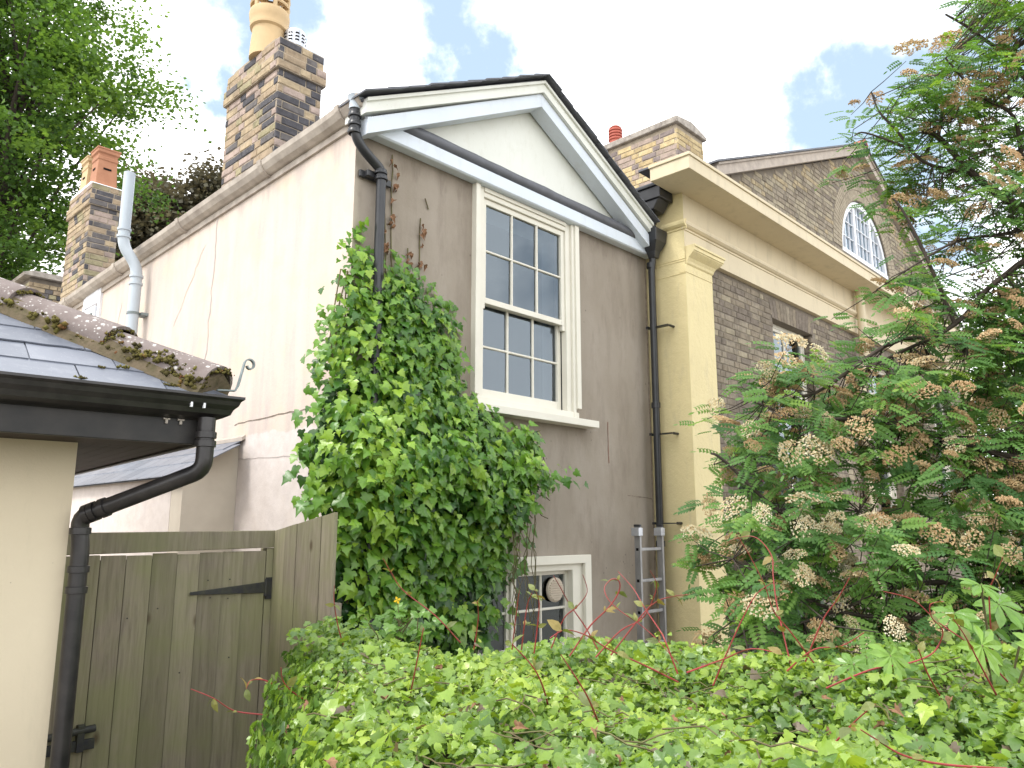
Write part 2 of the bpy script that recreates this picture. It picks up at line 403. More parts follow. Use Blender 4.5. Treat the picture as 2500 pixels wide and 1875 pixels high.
M["lime_leaf"] = leafmat("lime_leaf", [(0.0, (0.055, 0.115, 0.035)), (0.5, (0.105, 0.20, 0.05)), (1.0, (0.19, 0.305, 0.065))], 0.5, 0.50, 0.3)
M["beech_leaf"] = leafmat("copper_beech_leaf", [(0.0, (0.10, 0.095, 0.07)), (0.6, (0.155, 0.145, 0.10)), (1.0, (0.21, 0.20, 0.12))], 0.5, 0.25, 0.3, (1.2, 1.0, 0.7))
M["dark_leaf"] = leafmat("dark_shrub_leaf", [(0.0, (0.010, 0.026, 0.012)), (0.8, (0.024, 0.052, 0.018)), (0.9, (0.05, 0.09, 0.02)), (1.0, (0.14, 0.02, 0.02))], 0.35, 0.12, 0.5)  # dark green is the shrub's own leaf colour
M["fatsia"] = leafmat("fatsia_leaf", [(0.0, (0.10, 0.22, 0.035)), (1.0, (0.24, 0.40, 0.07))], 0.28, 0.25, 0.5)
M["young"] = leafmat("young_dogwood_leaf", [(0.0, (0.14, 0.17, 0.06)), (0.6, (0.21, 0.24, 0.07)), (1.0, (0.30, 0.20, 0.07))], 0.45, 0.3, 0.4)
M["yellow_petal"] = simple("yellow_petal", (0.75, 0.50, 0.03), None, 9, 0.6, 0, 10, 0.2)

# ------------------------------------------------------------------ builders
OFF = {}


def link(o):
    COL.objects.link(o)
    return o


def thing(name, label, cat, loc=(0, 0, 0), rz=0.0, group=None, local=False):
    o = bpy.data.objects.new(name, None)
    o.empty_display_size = 0.2
    o.location = loc
    o.rotation_euler = (0, 0, rz)
    o["label"], o["category"] = label, cat
    if group:
        o["group"] = group
    OFF[o.name] = (0, 0, 0) if local else tuple(loc)
    return link(o)


def adopt(o, parent, label=None):
    if parent is not None:
        o.parent = parent
        OFF[o.name] = OFF[parent.name]
    if label:
        o["label"] = label
    return o


class MB:
    """collects boxes, prisms and tubes; build() links them as ONE mesh object"""

    def __init__(self):
        self.v, self.f = [], []
        self.mi = []

    def add(self, vs, fs, mi=0):
        b = len(self.v)
        self.v += [tuple(p) for p in vs]
        for f in fs:
            self.f.append([b + i for i in f])
            self.mi.append(mi)
        return self

    def box(self, x0, x1, y0, y1, z0, z1, mi=0):
        vs = [(x, y, z) for z in (z0, z1) for x, y in ((x0, y0), (x1, y0), (x1, y1), (x0, y1))]
        return self.add(vs, [(3, 2, 1, 0), (4, 5, 6, 7), (0, 1, 5, 4), (1, 2, 6, 5), (2, 3, 7, 6), (3, 0, 4, 7)], mi)

    def prism(self, poly, a, b, axis="y", mi=0):
        """poly: outline in the two other axes, pushed from a to b along the axis"""
        n = len(poly)

        def P(q, k):
            return (q[0], k, q[1]) if axis == "y" else ((k, q[0], q[1]) if axis == "x" else (q[0], q[1], k))
        vs = [P(q, a) for q in poly] + [P(q, b) for q in poly]
        fs = [list(range(n))[::-1], list(range(n, 2 * n))] + [(i, (i + 1) % n, n + (i + 1) % n, n + i) for i in range(n)]
        return self.add(vs, fs, mi)

    def sweep(self, rings, caps=True, closed=True, mi=0):
        n = len(rings[0])
        vs = [p for r in rings for p in r]
        fs = []
        for k in range(len(rings) - 1):
            for i in range(n if closed else n - 1):
                j = (i + 1) % n
                fs.append((k * n + i, k * n + j, (k + 1) * n + j, (k + 1) * n + i))
        if caps and closed:
            fs.append(tuple(range(n))[::-1])
            fs.append(tuple((len(rings) - 1) * n + i for i in range(n)))
        return self.add(vs, fs, mi)

    def tube(self, pts, r, n=8, mi=0, caps=True):
        pts = [Vector(p) for p in pts]
        rs = r if isinstance(r, (list, tuple)) else [r] * len(pts)
        rings = []
        ref = None
        for i, p in enumerate(pts):
            d = (pts[min(i + 1, len(pts) - 1)] - pts[max(i - 1, 0)])
            if d.length < 1e-9:
                d = Vector((0, 0, 1))
            d.normalize()
            if ref is None:
                ref = Vector((0, 0, 1)) if abs(d.z) < 0.9 else Vector((1, 0, 0))
            u = (ref - d * ref.dot(d))
            if u.length < 1e-4:
                u = d.orthogonal()
            u.normalize()
            ref = u
            w = d.cross(u)
            rings.append([p + (u * math.cos(2 * PI * k / n) + w * math.sin(2 * PI * k / n)) * rs[i] for k in range(n)])
        return self.sweep(rings, caps, True, mi)

    def lathe(self, prof, cx, cy, n=20, mi=0, caps=True):
        rings = [[(cx + r * math.cos(2 * PI * k / n), cy + r * math.sin(2 * PI * k / n), z) for k in range(n)] for r, z in prof]
        return self.sweep(rings, caps, True, mi)

    def build(self, name, mat, parent=None, smooth=False, label=None, kind=None, bevel=0.0):
        o_ = OFF[parent.name] if parent is not None else (0, 0, 0)
        me = bpy.data.meshes.new(name)
        me.from_pydata([(x - o_[0], y - o_[1], z - o_[2]) for x, y, z in self.v], [], self.f)
        mats = mat if isinstance(mat, list) else [mat]
        for m in mats:
            me.materials.append(m)
        if len(mats) > 1:
            me.polygons.foreach_set("material_index", self.mi)
        if smooth:
            me.polygons.foreach_set("use_smooth", [True] * len(self.f))
        me.update()
        o = bpy.data.objects.new(name, me)
        link(o)
        if smooth:
            try:
                me.set_sharp_from_angle(angle=math.radians(42))
            except Exception:
                pass
        if bevel:
            b = o.modifiers.new("bevel", "BEVEL")
            b.width, b.segments, b.limit_method = bevel, 2, "ANGLE"
        if kind:
            o["kind"] = kind
        return adopt(o, parent, label)


def bent(pts, k=5, rad=0.06):
    """polyline with rounded corners"""
    pts = [Vector(p) for p in pts]
    out = [pts[0]]
    for i in range(1, len(pts) - 1):
        a, b, c = pts[i - 1], pts[i], pts[i + 1]
        ra = min(rad, (a - b).length * .45, (c - b).length * .45)
        p, q = b + (a - b).normalized() * ra, b + (c - b).normalized() * ra
        for j in range(k + 1):
            s = j / k
            out.append(p.lerp(b, s).lerp(b.lerp(q, s), s))
    out.append(pts[-1])
    return out


def np_mesh(name, V, T, mat, parent=None, tone=None, kind=None, label=None, smooth=False):
    """V (n,3) world points, T (m,3 or 4) faces, tone (n,) shade attribute"""
    me = bpy.data.meshes.new(name)
    off = np.array(OFF[parent.name] if parent is not None else (0, 0, 0), float)
    V = np.asarray(V, np.float32) - off.astype(np.float32)
    T = np.asarray(T, np.int32)
    k = T.shape[1]
    me.vertices.add(len(V))
    me.vertices.foreach_set("co", V.ravel())
    me.loops.add(T.size)
    me.loops.foreach_set("vertex_index", T.ravel())
    me.polygons.add(len(T))
    me.polygons.foreach_set("loop_start", np.arange(0, T.size, k, dtype=np.int32))
    me.polygons.foreach_set("loop_total", np.full(len(T), k, np.int32))
    if smooth:
        me.polygons.foreach_set("use_smooth", np.ones(len(T), bool))
    me.materials.append(mat)
    if tone is not None:
        a = me.attributes.new("tone", "FLOAT", "POINT")
        a.data.foreach_set("value", np.asarray(tone, np.float32))
    me.update(calc_edges=True)
    me.validate()
    o = link(bpy.data.objects.new(name, me))
    if kind:
        o["kind"] = kind
    return adopt(o, parent, label)


def frames(n_, t_):
    """orthonormal frames (x, tip, normal) for arrays of normals and tip directions"""
    n_ = n_ / np.linalg.norm(n_, axis=1, keepdims=True)
    t_ = t_ - n_ * (t_ * n_).sum(1, keepdims=True)
    t_ = t_ / np.maximum(np.linalg.norm(t_, axis=1, keepdims=True), 1e-6)
    x_ = np.cross(t_, n_)
    return x_, t_, n_


def scatter(tpls, P, Nn, Tt, S, tone):
    """instance leaf templates [(verts, tris)] as one vertex/triangle soup"""
    x, t, n = frames(Nn, Tt)
    which = rng.integers(0, len(tpls), len(P))
    Vs, Ts, To, base = [], [], [], 0
    for k, (tv, tt) in enumerate(tpls):
        i = np.where(which == k)[0]
        if not len(i):
            continue
        s = S[i][:, None, None]
        v = P[i][:, None, :] + s * (tv[None, :, 0:1] * x[i][:, None, :] + tv[None, :, 1:2] * t[i][:, None, :] + tv[None, :, 2:3] * n[i][:, None, :])
        m = len(tv)
        Vs.append(v.reshape(-1, 3))
        Ts.append((tt[None] + (np.arange(len(i)) * m)[:, None, None]).reshape(-1, tt.shape[1]) + base)
        To.append(np.repeat(tone[i], m))
        base += len(i) * m
    return np.concatenate(Vs), np.concatenate(Ts), np.concatenate(To)


def leaf_objects(name, tpls, mat, parent, P, Nn, Tt, S, tone, nt=5):
    """the same leaves as objects of their own that share a few meshes"""
    x, t, n = frames(Nn, Tt)
    off = np.array(OFF[parent.name])
    store = {}
    for i in range(len(P)):
        k, q = int(rng.integers(0, len(tpls))), int(min(nt - 1, max(0, tone[i]) * nt))
        if (k, q) not in store:
            tv, tt = tpls[k]
            me = bpy.data.meshes.new(name)
            me.from_pydata([tuple(map(float, p)) for p in tv], [], [tuple(map(int, f)) for f in tt])
            a = me.attributes.new("tone", "FLOAT", "POINT")
            a.data.foreach_set("value", np.full(len(tv), (q + .5) / nt, np.float32))
            me.materials.append(mat)
            store[(k, q)] = me
        o = bpy.data.objects.new(name, store[(k, q)])
        m = Matrix.Identity(4)
        for c, vec in enumerate((x[i], t[i], n[i])):
            for r in range(3):
                m[r][c] = float(vec[r] * S[i])
        for r in range(3):
            m[r][3] = float(P[i][r] - off[r])
        link(o)
        o.parent = parent
        o.matrix_local = m


def ivy_tpl(lobes=1.0, fold=0.16, droop=0.18, seed=0):
    r = random.Random(seed)
    pts = [(0, 0), (.20, -.10), (.42, -.02), (.52, .16), (.36, .30), (.47, .52), (.27, .58), (.14, .80), (0, 1.04)]
    rgt = [(x * (1 + r.uniform(-.1, .1)) * lobes, y + r.uniform(-.04, .04)) for x, y in pts[1:-1]]
    lft = [(-x * (1 + r.uniform(-.12, .12)), y + r.uniform(-.04, .04)) for x, y in rgt][::-1]
    ring = [pts[0]] + rgt + [pts[-1]] + lft
    v = [(0, .34, .04)] + [(x, y, fold * abs(x) - droop * max(y, 0) ** 2 + r.uniform(-.03, .03)) for x, y in ring]
    n = len(ring)
    return np.array(v, float) - np.array([0, .0, 0]), np.array([(0, 1 + i, 1 + (i + 1) % n) for i in range(n)], int)


def oval_tpl(w=0.42, fold=0.15, droop=0.2):
    ring = [(0, 0), (w * .75, .22), (w, .48), (w * .6, .8), (0, 1.05), (-w * .6, .8), (-w, .48), (-w * .75, .22)]
    v = [(0, .45, 0.0)] + [(x, y, fold * abs(x) - droop * y * y) for x, y in ring]
    return np.array(v, float), np.array([(0, 1 + i, 1 + (i + 1) % 8) for i in range(8)], int)


def quad_tpl(w=0.5):
    return (np.array([(0, 0, 0), (w, .45, .08), (0, 1, -.08), (-w, .5, .06)], float), np.array([(0, 1, 2), (0, 2, 3)], int))


IVY = [ivy_tpl(1, .16, .2, 1), ivy_tpl(.85, .22, .3, 2), ivy_tpl(1.1, .08, .12, 3), ivy_tpl(.95, -.1, .25, 4)]


def in_poly(px, pz, poly):
    inside = np.zeros(len(px), bool)
    j = len(poly) - 1
    for i in range(len(poly)):
        xi, zi = poly[i]
        xj, zj = poly[j]
        cond = ((zi > pz) != (zj > pz)) & (px < (xj - xi) * (pz - zi) / (zj - zi + 1e-12) + xi)
        inside ^= cond
        j = i
    return inside


def sample_poly(poly, n):
    a = np.array(poly)
    lo, hi = a.min(0), a.max(0)
    out = np.zeros((0, 2))
    while len(out) < n:
        q = lo + rng.random((n * 2, 2)) * (hi - lo)
        out = np.vstack([out, q[in_poly(q[:, 0], q[:, 1], poly)]])
    return out[:n]


def clip_half(poly, a, b, c):
    """keep a*x+b*y<=c"""
    out = []
    for i in range(len(poly)):
        p, q = poly[i], poly[(i + 1) % len(poly)]
        dp, dq = a * p[0] + b * p[1] - c, a * q[0] + b * q[1] - c
        if dp <= 0:
            out.append(p)
        if (dp < 0 < dq) or (dq < 0 < dp):
            s = dp / (dp - dq)
            out.append((p[0] + s * (q[0] - p[0]), p[1] + s * (q[1] - p[1])))
    return out


# garden frame: d metres ahead of the viewpoint, s metres to its right
GF = np.array([math.cos(YAW), math.sin(YAW), 0.0])
GR = np.array([math.sin(YAW), -math.cos(YAW), 0.0])
GO = np.array([CAM.x, CAM.y, 0.0])


def garden(s, d, z):
    s, d, z = np.asarray(s, float), np.asarray(d, float), np.asarray(z, float)
    return GO + s[..., None] * GR + d[..., None] * GF + z[..., None] * np.array([0, 0, 1.0])


def gpt(s, d, z):
    return tuple(GO + s * GR + d * GF + np.array([0, 0, z]))


# brick laying ----------------------------------------------------------------
BRICK_ME = {}


def brick_mesh(mat, kind, var):
    key = (mat.name, kind, var)
    if key not in BRICK_ME:
        r = random.Random(len(kind) * 10 + var)
        L = {"stretcher": .215, "header": .1025}[kind] / 2
        H, D, c = .065 / 2, .03, .006
        j = lambda: r.uniform(-.0022, .0022)
        v = [(sx * L, D, sz * H) for sx, sz in ((-1, -1), (1, -1), (1, 1), (-1, 1))]
        v += [(sx * L + j(), c, sz * H + j()) for sx, sz in ((-1, -1), (1, -1), (1, 1), (-1, 1))]
        v += [(sx * (L - c) + j(), j(), sz * (H - c) + j()) for sx, sz in ((-1, -1), (1, -1), (1, 1), (-1, 1))]
        f = [(8, 9, 10, 11)] + [(4 + i, 4 + (i + 1) % 4, 8 + (i + 1) % 4, 8 + i) for i in range(4)] + [(i, (i + 1) % 4, 4 + (i + 1) % 4, 4 + i) for i in range(4)]
        me = bpy.data.meshes.new("brick")
        me.from_pydata(v, [], f)
        me.materials.append(mat)
        BRICK_ME[key] = me
    return BRICK_ME[key]


def lay(origin, u, W, z0, z1, pal, weights, parent, limit, clip=None, rank=None, near=None, name="brick", hdr_dark=None, start=0):
    """Flemish bond on a vertical face. origin: lower left as seen, u: unit vector to the right as seen, outward = u x z (towards the viewer).
    The first `limit` bricks (nearest to the viewpoint) are objects, the rest one joined part."""
    u = Vector(u)
    out = Vector((u.y, -u.x, 0))
    ang = math.atan2(u.y, u.x)
    spots = []
    row = start
    z = z0
    while z + .065 <= z1 + .012:
        x = -(.0562 if row % 2 else 0.0) - (0.0 if row % 2 else 0)
        k = row % 2
        while x < W - .03:
            L = .1025 if k % 2 else .215
            a, b = max(x, 0.0), min(x + L, W)
            if b - a > .03:
                cx, cz = (a + b) / 2, z + .0325
                if clip is None or clip(cx, cz):
                    spots.append((cx, cz, "header" if k % 2 else "stretcher", (b - a) / L, row))
            x += L + .01
            k += 1
        z += .075
        row += 1
    o3 = Vector(origin)
    res = []
    for cx, cz, kd, sx, row in spots:
        p = o3 + u * cx + Vector((0, 0, cz)) + out * random.uniform(.005, .010)
        w = weights(cx, cz, kd) if callable(weights) else weights
        mat = random.choices(pal, w)[0]
        res.append((p, kd, sx, mat, (p - CAM).length))
    res.sort(key=lambda q: q[4])
    if near is not None:
        res = [q for q in res if near(q[0])] + [q for q in res if not near(q[0])]
    off = Vector(OFF[parent.name])
    for p, kd, sx, mat, _ in res[:limit]:
        o = bpy.data.objects.new(name, brick_mesh(mat, kd, random.randrange(3)))
        o.location = p - off
        o.rotation_euler = (random.gauss(0, .006), random.gauss(0, .004), ang)
        o.scale = (sx, 1, 1)
        link(o)
        o.parent = parent
    rest = res[limit:]
    if rest:
        mb = MB()
        for p, kd, sx, mat, _ in rest:
            me = brick_mesh(mat, kd, random.randrange(3))
            c, s = math.cos(ang), math.sin(ang)
            vs = [(p.x + v.co.x * sx * c - v.co.y * s, p.y + v.co.x * sx * s + v.co.y * c, p.z + v.co.z) for v in me.vertices]
            mb.add(vs, [tuple(f.vertices) for f in me.polygons], pal.index(mat))
        mb.build("brickwork", pal, parent, kind="stuff")
    return len(res)


def wall_sheet(mb, x0, x1, z0, z1, y, depth, holes, mi=0):
    """front face on the plane y with rectangular openings and their reveals"""
    xs = sorted({x0, x1, *[h[0] for h in holes], *[h[1] for h in holes]})
    zs = sorted({z0, z1, *[h[2] for h in holes], *[h[3] for h in holes]})
    for i in range(len(xs) - 1):
        for k in range(len(zs) - 1):
            cx, cz = (xs[i] + xs[i + 1]) / 2, (zs[k] + zs[k + 1]) / 2
            if any(h[0] < cx < h[1] and h[2] < cz < h[3] for h in holes):
                continue
            mb.add([(xs[i], y, zs[k]), (xs[i + 1], y, zs[k]), (xs[i + 1], y, zs[k + 1]), (xs[i], y, zs[k + 1])], [(0, 1, 2, 3)], mi)
    for a, b, c, d in holes:
        for p, q in (((a, c), (b, c)), ((b, c), (b, d)), ((b, d), (a, d)), ((a, d), (a, c))):
            mb.add([(p[0], y, p[1]), (q[0], y, q[1]), (q[0], y + depth, q[1]), (p[0], y + depth, p[1])], [(0, 1, 2, 3)], mi)


# ================================================================== SETTING
g = MB()
N = 24
g.add([(x, y, 0.0) for x in (-900, 900) for y in (-900, 900)], [(0, 2, 3, 1)])
go = g.build("ground", M["ground"])
go["kind"] = "structure"

# ================================================================== COTTAGE
cottage = thing("cottage", "rendered cottage with brown front wall, cream side wall and a white pedimented gable", "house", (0, 0, 0))
HOLE_UP, HOLE_LO = (1.20, 2.53, 3.09, 4.97), (0.62, 2.53, 0.95, 1.85)
mb = MB()
wall_sheet(mb, 0, 3.79, 0, 5.03, 0.0, 0.22, [HOLE_UP, HOLE_LO])
mb.add([(3.79, 0, 0), (3.79, 9, 0), (3.79, 9, 5.1), (3.79, 0, 5.1)], [(0, 1, 2, 3)])
mb.build("rendered_wall", M["brown"], cottage)
mb = MB()
mb.add([(0, 9, 0), (0, 0, 0), (0, 0, 5.14), (0, 9, 4.84)], [(0, 1, 2, 3)])
mb.add([(0, 9, 0), (3.79, 9, 0), (3.79, 9, 5.1), (0, 9, 4.84)], [(0, 1, 2, 3)])
mb.build("painted_wall", M["cream"], cottage)

# pediment: tympanum, lower board with lead roll, raking boards with crown moulding
YV = -0.20
mb = MB()
mb.add([(0.0, -0.012, 5.0), (3.79, -0.012, 5.0), (3.79, -0.012, 5.25), (1.9, -0.012, 6.15), (0.0, -0.012, 5.2)], [(0, 1, 2, 3, 4)])
mb.build("tympanum", M["tympanum"], cottage)
mb = MB()
mb.prism([(-0.10, 4.997), (-0.085, 4.985), (0, 4.985), (0, 5.115), (-0.10, 5.108)], 0.0, 3.79, "x")
mb.build("eaves_board", M["fascia_white"], cottage, bevel=0.004)
mb = MB()
rings = []
for i in range(25):
    x = 0.06 + i / 24 * 3.66
    wv = random.uniform(-.004, .004)
    rings.append([(x, -0.070 + (.052 + wv) * math.cos(a), 5.160 + (.055 + wv) * math.sin(a)) for a in [PI * 2 * k / 12 for k in range(12)]])
mb.sweep(rings)
mb.build("lead_roll", M["lead"], cottage, smooth=True)
AX, RT = 1.885, 6.17     # apex


def rake(x0, z0, x1, z1, t0, t1, ya, yb):
    """raking board between vertical offsets t0,t1 below the line"""
    return [(x0, z0 - t0), (x1, z1 - t0), (x1, z1 - t1), (x0, z0 - t1)], ya, yb


for sd in (-1, 1):
    x0, z0 = (-0.05, 5.155) if sd < 0 else (3.60, 5.29)
    m1 = MB()
    p, a, b = rake(x0 + (0.02 if sd < 0 else 0), z0 - .005, AX, RT, 0.115, 0.245, YV + .02, -0.03)
    m1.prism(p, a, b)
    bb = m1.build("bargeboard", M["fascia_white"], cottage, bevel=0.003)
    m2 = MB()
    for t0, t1, yy in ((0.0, 0.028, YV - .030), (0.028, 0.112, YV - .010)):
        p, a, b = rake(x0 - (.02 if sd < 0 else -.02), z0, AX, RT, t0, t1, yy, 0.05)
        m2.prism(p, a, b)
    m2.build("crown_moulding", M["tympanum"], bb)
# roof planes and verge slates
mb = MB()
mb.prism([(3.74, 5.23), (AX, RT + .012), (AX, RT + .03), (3.74, 5.252)], YV + .02, 9.0)
rr = [[(x, y, z + f * -.036 * max(y, 0)) for x, z, f in ((-.085, 5.135, 1), (AX, RT + .012, 0), (AX, RT + .03, 0), (-.085, 5.157, 1))] for y in (YV + .02, 1.0, 9.0)]
mb.sweep(rr)
mb.build("roof", M["slate"], cottage)
for sd in (-1, 1):
    x0, z0 = (-0.13, 5.142) if sd < 0 else (3.66, 5.285)
    n = 10
    for k in range(n):
        s0, s1 = k / n, (k + 1.75) / n
        s1 = min(s1, 1.0)
        xa, za = x0 + (AX - x0) * s0, z0 + (RT + .03 - z0) * s0
        xb, zb = x0 + (AX - x0) * s1, z0 + (RT + .03 - z0) * s1
        m = MB()
        dy = random.uniform(-.012, .012)
        m.prism([(xa, za + .016), (xb, zb + .004), (xb, zb + .013), (xa, za + .030)], YV - .075 + dy, YV + .25)
        m.build("slate", M["slate"], cottage)
# pale stone ridge
for k in range(9):
    m = MB()
    ya, yb = -0.14 + k * .5, -0.14 + k * .5 + .49
    q = [(AX - .17, RT - .035), (AX, RT + .105), (AX + .17, RT - .035), (AX + .15, RT - .06), (AX, RT + .06), (AX - .15, RT - .06)]
    m.prism(q, ya, yb)
    m.build("ridge_tile", M["pale_stone"], cottage, bevel=0.006)

# gutter along the cream wall, in sections
gut = MB()


def gz(y):
    return -0.036 * y


def gut_ring(y, grow=0.0, shift=0.0):
    pr = [(0.0, 5.085 - grow), (-.045 - grow * .5, 5.085 - grow), (-.085 - grow, 5.105 - grow * .5), (-.115 - grow, 5.145), (-.125 - grow, 5.185 + grow * .3), (-.105, 5.19), (-.1, 5.15), (-.06, 5.12), (0.0, 5.115)]
    return [(x, y + shift, z + gz(y)) for x, z in pr]


root_g = None
js = [-0.17, 0.06, 1.2, 2.8, 4.45, 6.1, 8.9]
for k in range(len(js) - 1):
    a, b = js[k], js[k + 1]
    m = MB()
    st = []
    for i in range(5):
        y = a + .004 + (b - a - .008) * i / 4
        wob = random.uniform(-.004, .004)
        st.append([(x, yy, z + wob) for x, yy, z in gut_ring(y)])
    m.sweep(st)
    if k > 0:
        m.sweep([gut_ring(a + .0, .012), gut_ring(a + .055, .012)])
    m.build("gutter_section", M["gutter_stone"], cottage, smooth=False)
m = MB()
m.prism([(-.02, 5.02), (-.002, 5.02), (-.002, 5.08), (-.02, 5.08)], 0.0, .5)
m = MB()
m.add([(-.022, 0.0, 5.03), (-.022, 8.9, 4.71), (-.022, 8.9, 4.77), (-.022, 0.0, 5.083), (-.001, 0.0, 5.03), (-.001, 8.9, 4.71)], [(0, 3, 2, 1), (0, 1, 5, 4)])
m.build("eaves_fillet", M["gutter_stone"], cottage)

# swan-neck downpipe at the corner
dp = thing("rainwater_pipe", "black cast swan-neck rainwater pipe at the corner between cream and brown walls", "drainpipe", (0.16, -0.1, 0))
R = .037
path = bent([(-.088, -.1, 5.16), (-.088, -.1, 4.87), (.155, -.1, 4.72), (.165, -.1, 4.66), (.172, -.1, 0.3)], 6, .16)
m = MB()
m.tube(path, R, 14)
m.build("pipe", M["black_pipe"], dp, smooth=True)
for z, x in ((5.06, -.088), (4.99, -.088), (4.93, -.088), (4.70, .158), (4.655, .165), (3.3, .17), (1.5, .17)):
    m = MB()
    m.lathe([(R + .001, z - .022), (R + .012, z - .02), (R + .014, z - .008), (R + .009, z), (R + .009, z + .012), (R + .001, z + .02)], x, -.1, 14, caps=False)
    m.build("collar", M["black_pipe"], dp, smooth=True)
m = MB()
m.box(.02, .31, -.035, -.012, 4.645, 4.70)
m.box(.06, .13, -.075, -.03, 4.65, 4.70)
m.build("wall_bracket", M["black_pipe"], dp, bevel=.006)
m = MB()
m.lathe([(.045, 5.10), (.042, 5.16), (.06, 5.2)], -.088, -.1, 14)
m.build("outlet", M["grey_pvc"], dp, smooth=True)

# black hoppers and the long pipe in the corner with the yellow house
hp = thing("hopper_pipe", "long black rainwater pipe with two hopper heads against the yellow wall", "drainpipe", (3.70, -.1, 0))
m = MB()
m.box(3.55, 3.80, -.36, -.03, 5.535, 5.665)
m.prism([(-.33, 5.535), (-.06, 5.535), (-.13, 5.43), (-.26, 5.43)], 3.57, 3.78, "x")
m.build("hopper_head", M["black_pipe"], hp, bevel=.006)
m = MB()
m.box(3.53, 3.82, -.38, -.01, 5.665, 5.695)
m.build("hopper_rim", M["black_pipe"], hp, bevel=.006)
m = MB()
m.tube([(3.70, -.16, 5.45), (3.70, -.16, 5.20)], .036, 12)
m.lathe([(.037, 5.40), (.05, 5.39), (.05, 5.36), (.04, 5.35), (.046, 5.32), (.037, 5.31)], 3.70, -.16, 12)
m.build("pipe", M["black_pipe"], hp, smooth=True)
m = MB()
for zz_, w in ((5.23, .105), (5.215, .11), (5.12, .10), (5.03, .06), (4.96, .042)):
    pass
m.sweep([[(3.70 + sx * w, -.16 + sy * w, z) for sx, sy in ((-1, -1), (1, -1), (1, 1), (-1, 1))] for z, w in ((4.93, .04), (5.0, .055), (5.10, .10), (5.20, .112), (5.235, .112))])
m.build("hopper_head", M["black_pipe"], hp, bevel=.008)
m = MB()
m.tube([(3.70, -.16, 5.0), (3.70, -.13, 4.8), (3.70, -.12, 0.2)], .037, 12)
for z in (4.86, 3.35, 1.95):
    m.lathe([(.038, z - .03), (.047, z - .028), (.047, z + .028), (.038, z + .03)], 3.70, -.125, 12, caps=False)
m.build("pipe", M["black_pipe"], hp, smooth=True)
for z in (4.18, 3.05, 2.15):
    m = MB()
    m.box(3.66, 3.80, -.085, -.06, z - .012, z + .012)
    m.tube([(3.74, -.30, z), (3.82, -.30, z)], .014, 8)
    m.box(3.69, 3.75, -.31, -.1, z - .006, z + .006)
    m.build("pipe_bracket", M["black_pipe"], hp)
m = MB()
m.add([(3.60, .05, 5.15), (3.815, .05, 5.15), (3.815, .05, 5.75), (3.60, .05, 5.75), (3.60, .35, 5.15), (3.60, .35, 5.75)], [(0, 1, 2, 3), (4, 0, 3, 5)])
for z in (5.28, 5.42, 5.56):
    m.box(3.60, 3.815, .03, .05, z, z + .008)
m.build("lead_flashing", M["iron"], cottage)


# sash windows ---------------------------------------------------------------
def sash(parent, x0, x1, z0, z1, y, cols, rows, stile=.05, top=.045, bot=.06, bar=.020, th=.04, mat="window_cream", glass="glass", horn=False):
    m = MB()
    m.box(x0, x0 + stile, y, y + th, z0, z1)
    m.box(x1 - stile, x1, y, y + th, z0, z1)
    m.box(x0 + stile, x1 - stile, y + .001, y + th - .001, z1 - top, z1)
    m.box(x0 + stile, x1 - stile, y + .001, y + th - .001, z0, z0 + bot)
    if horn:
        m.box(x0, x0 + stile * .8, y, y + th, z0 - .05, z0)
        m.box(x1 - stile * .8, x1, y, y + th, z0 - .05, z0)
    s = m.build("sash", M[mat], parent, bevel=.003)
    gx0, gx1, gz0, gz1 = x0 + stile, x1 - stile, z0 + bot, z1 - top
    m = MB()
    for i in range(1, cols):
        cx = gx0 + (gx1 - gx0) * i / cols
        m.prism([(cx - bar / 2, y + .012), (cx - bar / 4, y + .004), (cx + bar / 4, y + .004), (cx + bar / 2, y + .012), (cx + bar / 2, y + th - .006), (cx - bar / 2, y + th - .006)], gz0, gz1, "z")
    for k in range(1, rows):
        cz = gz0 + (gz1 - gz0) * k / rows
        m.prism([(y + .012, cz - bar / 2), (y + .005, cz - bar / 4), (y + .005, cz + bar / 4), (y + .012, cz + bar / 2), (y + th - .007, cz + bar / 2), (y + th - .007, cz - bar / 2)], gx0, gx1, "x")
    m.build("glazing_bars", M[mat], parent)
    for i in range(cols):
        for k in range(rows):
            a0, a1 = gx0 + (gx1 - gx0) * i / cols + .004, gx0 + (gx1 - gx0) * (i + 1) / cols - .004
            c0, c1 = gz0 + (gz1 - gz0) * k / rows + .004, gz0 + (gz1 - gz0) * (k + 1) / rows - .004
            q = MB()
            tl = random.uniform(-.003, .003)
            tv = random.uniform(-.003, .003)
            yy = y + th * .6
            q.add([(a0, yy + tl, c0), (a1, yy - tl, c0), (a1, yy - tl + tv, c1), (a0, yy + tl + tv, c1)], [(0, 1, 2, 3)])
            q.build("pane", M[glass], parent)


def window_root(parent, m, mat, name="sash_window", label=None):
    return m.build(name, M[mat], parent, label=label, bevel=.004)


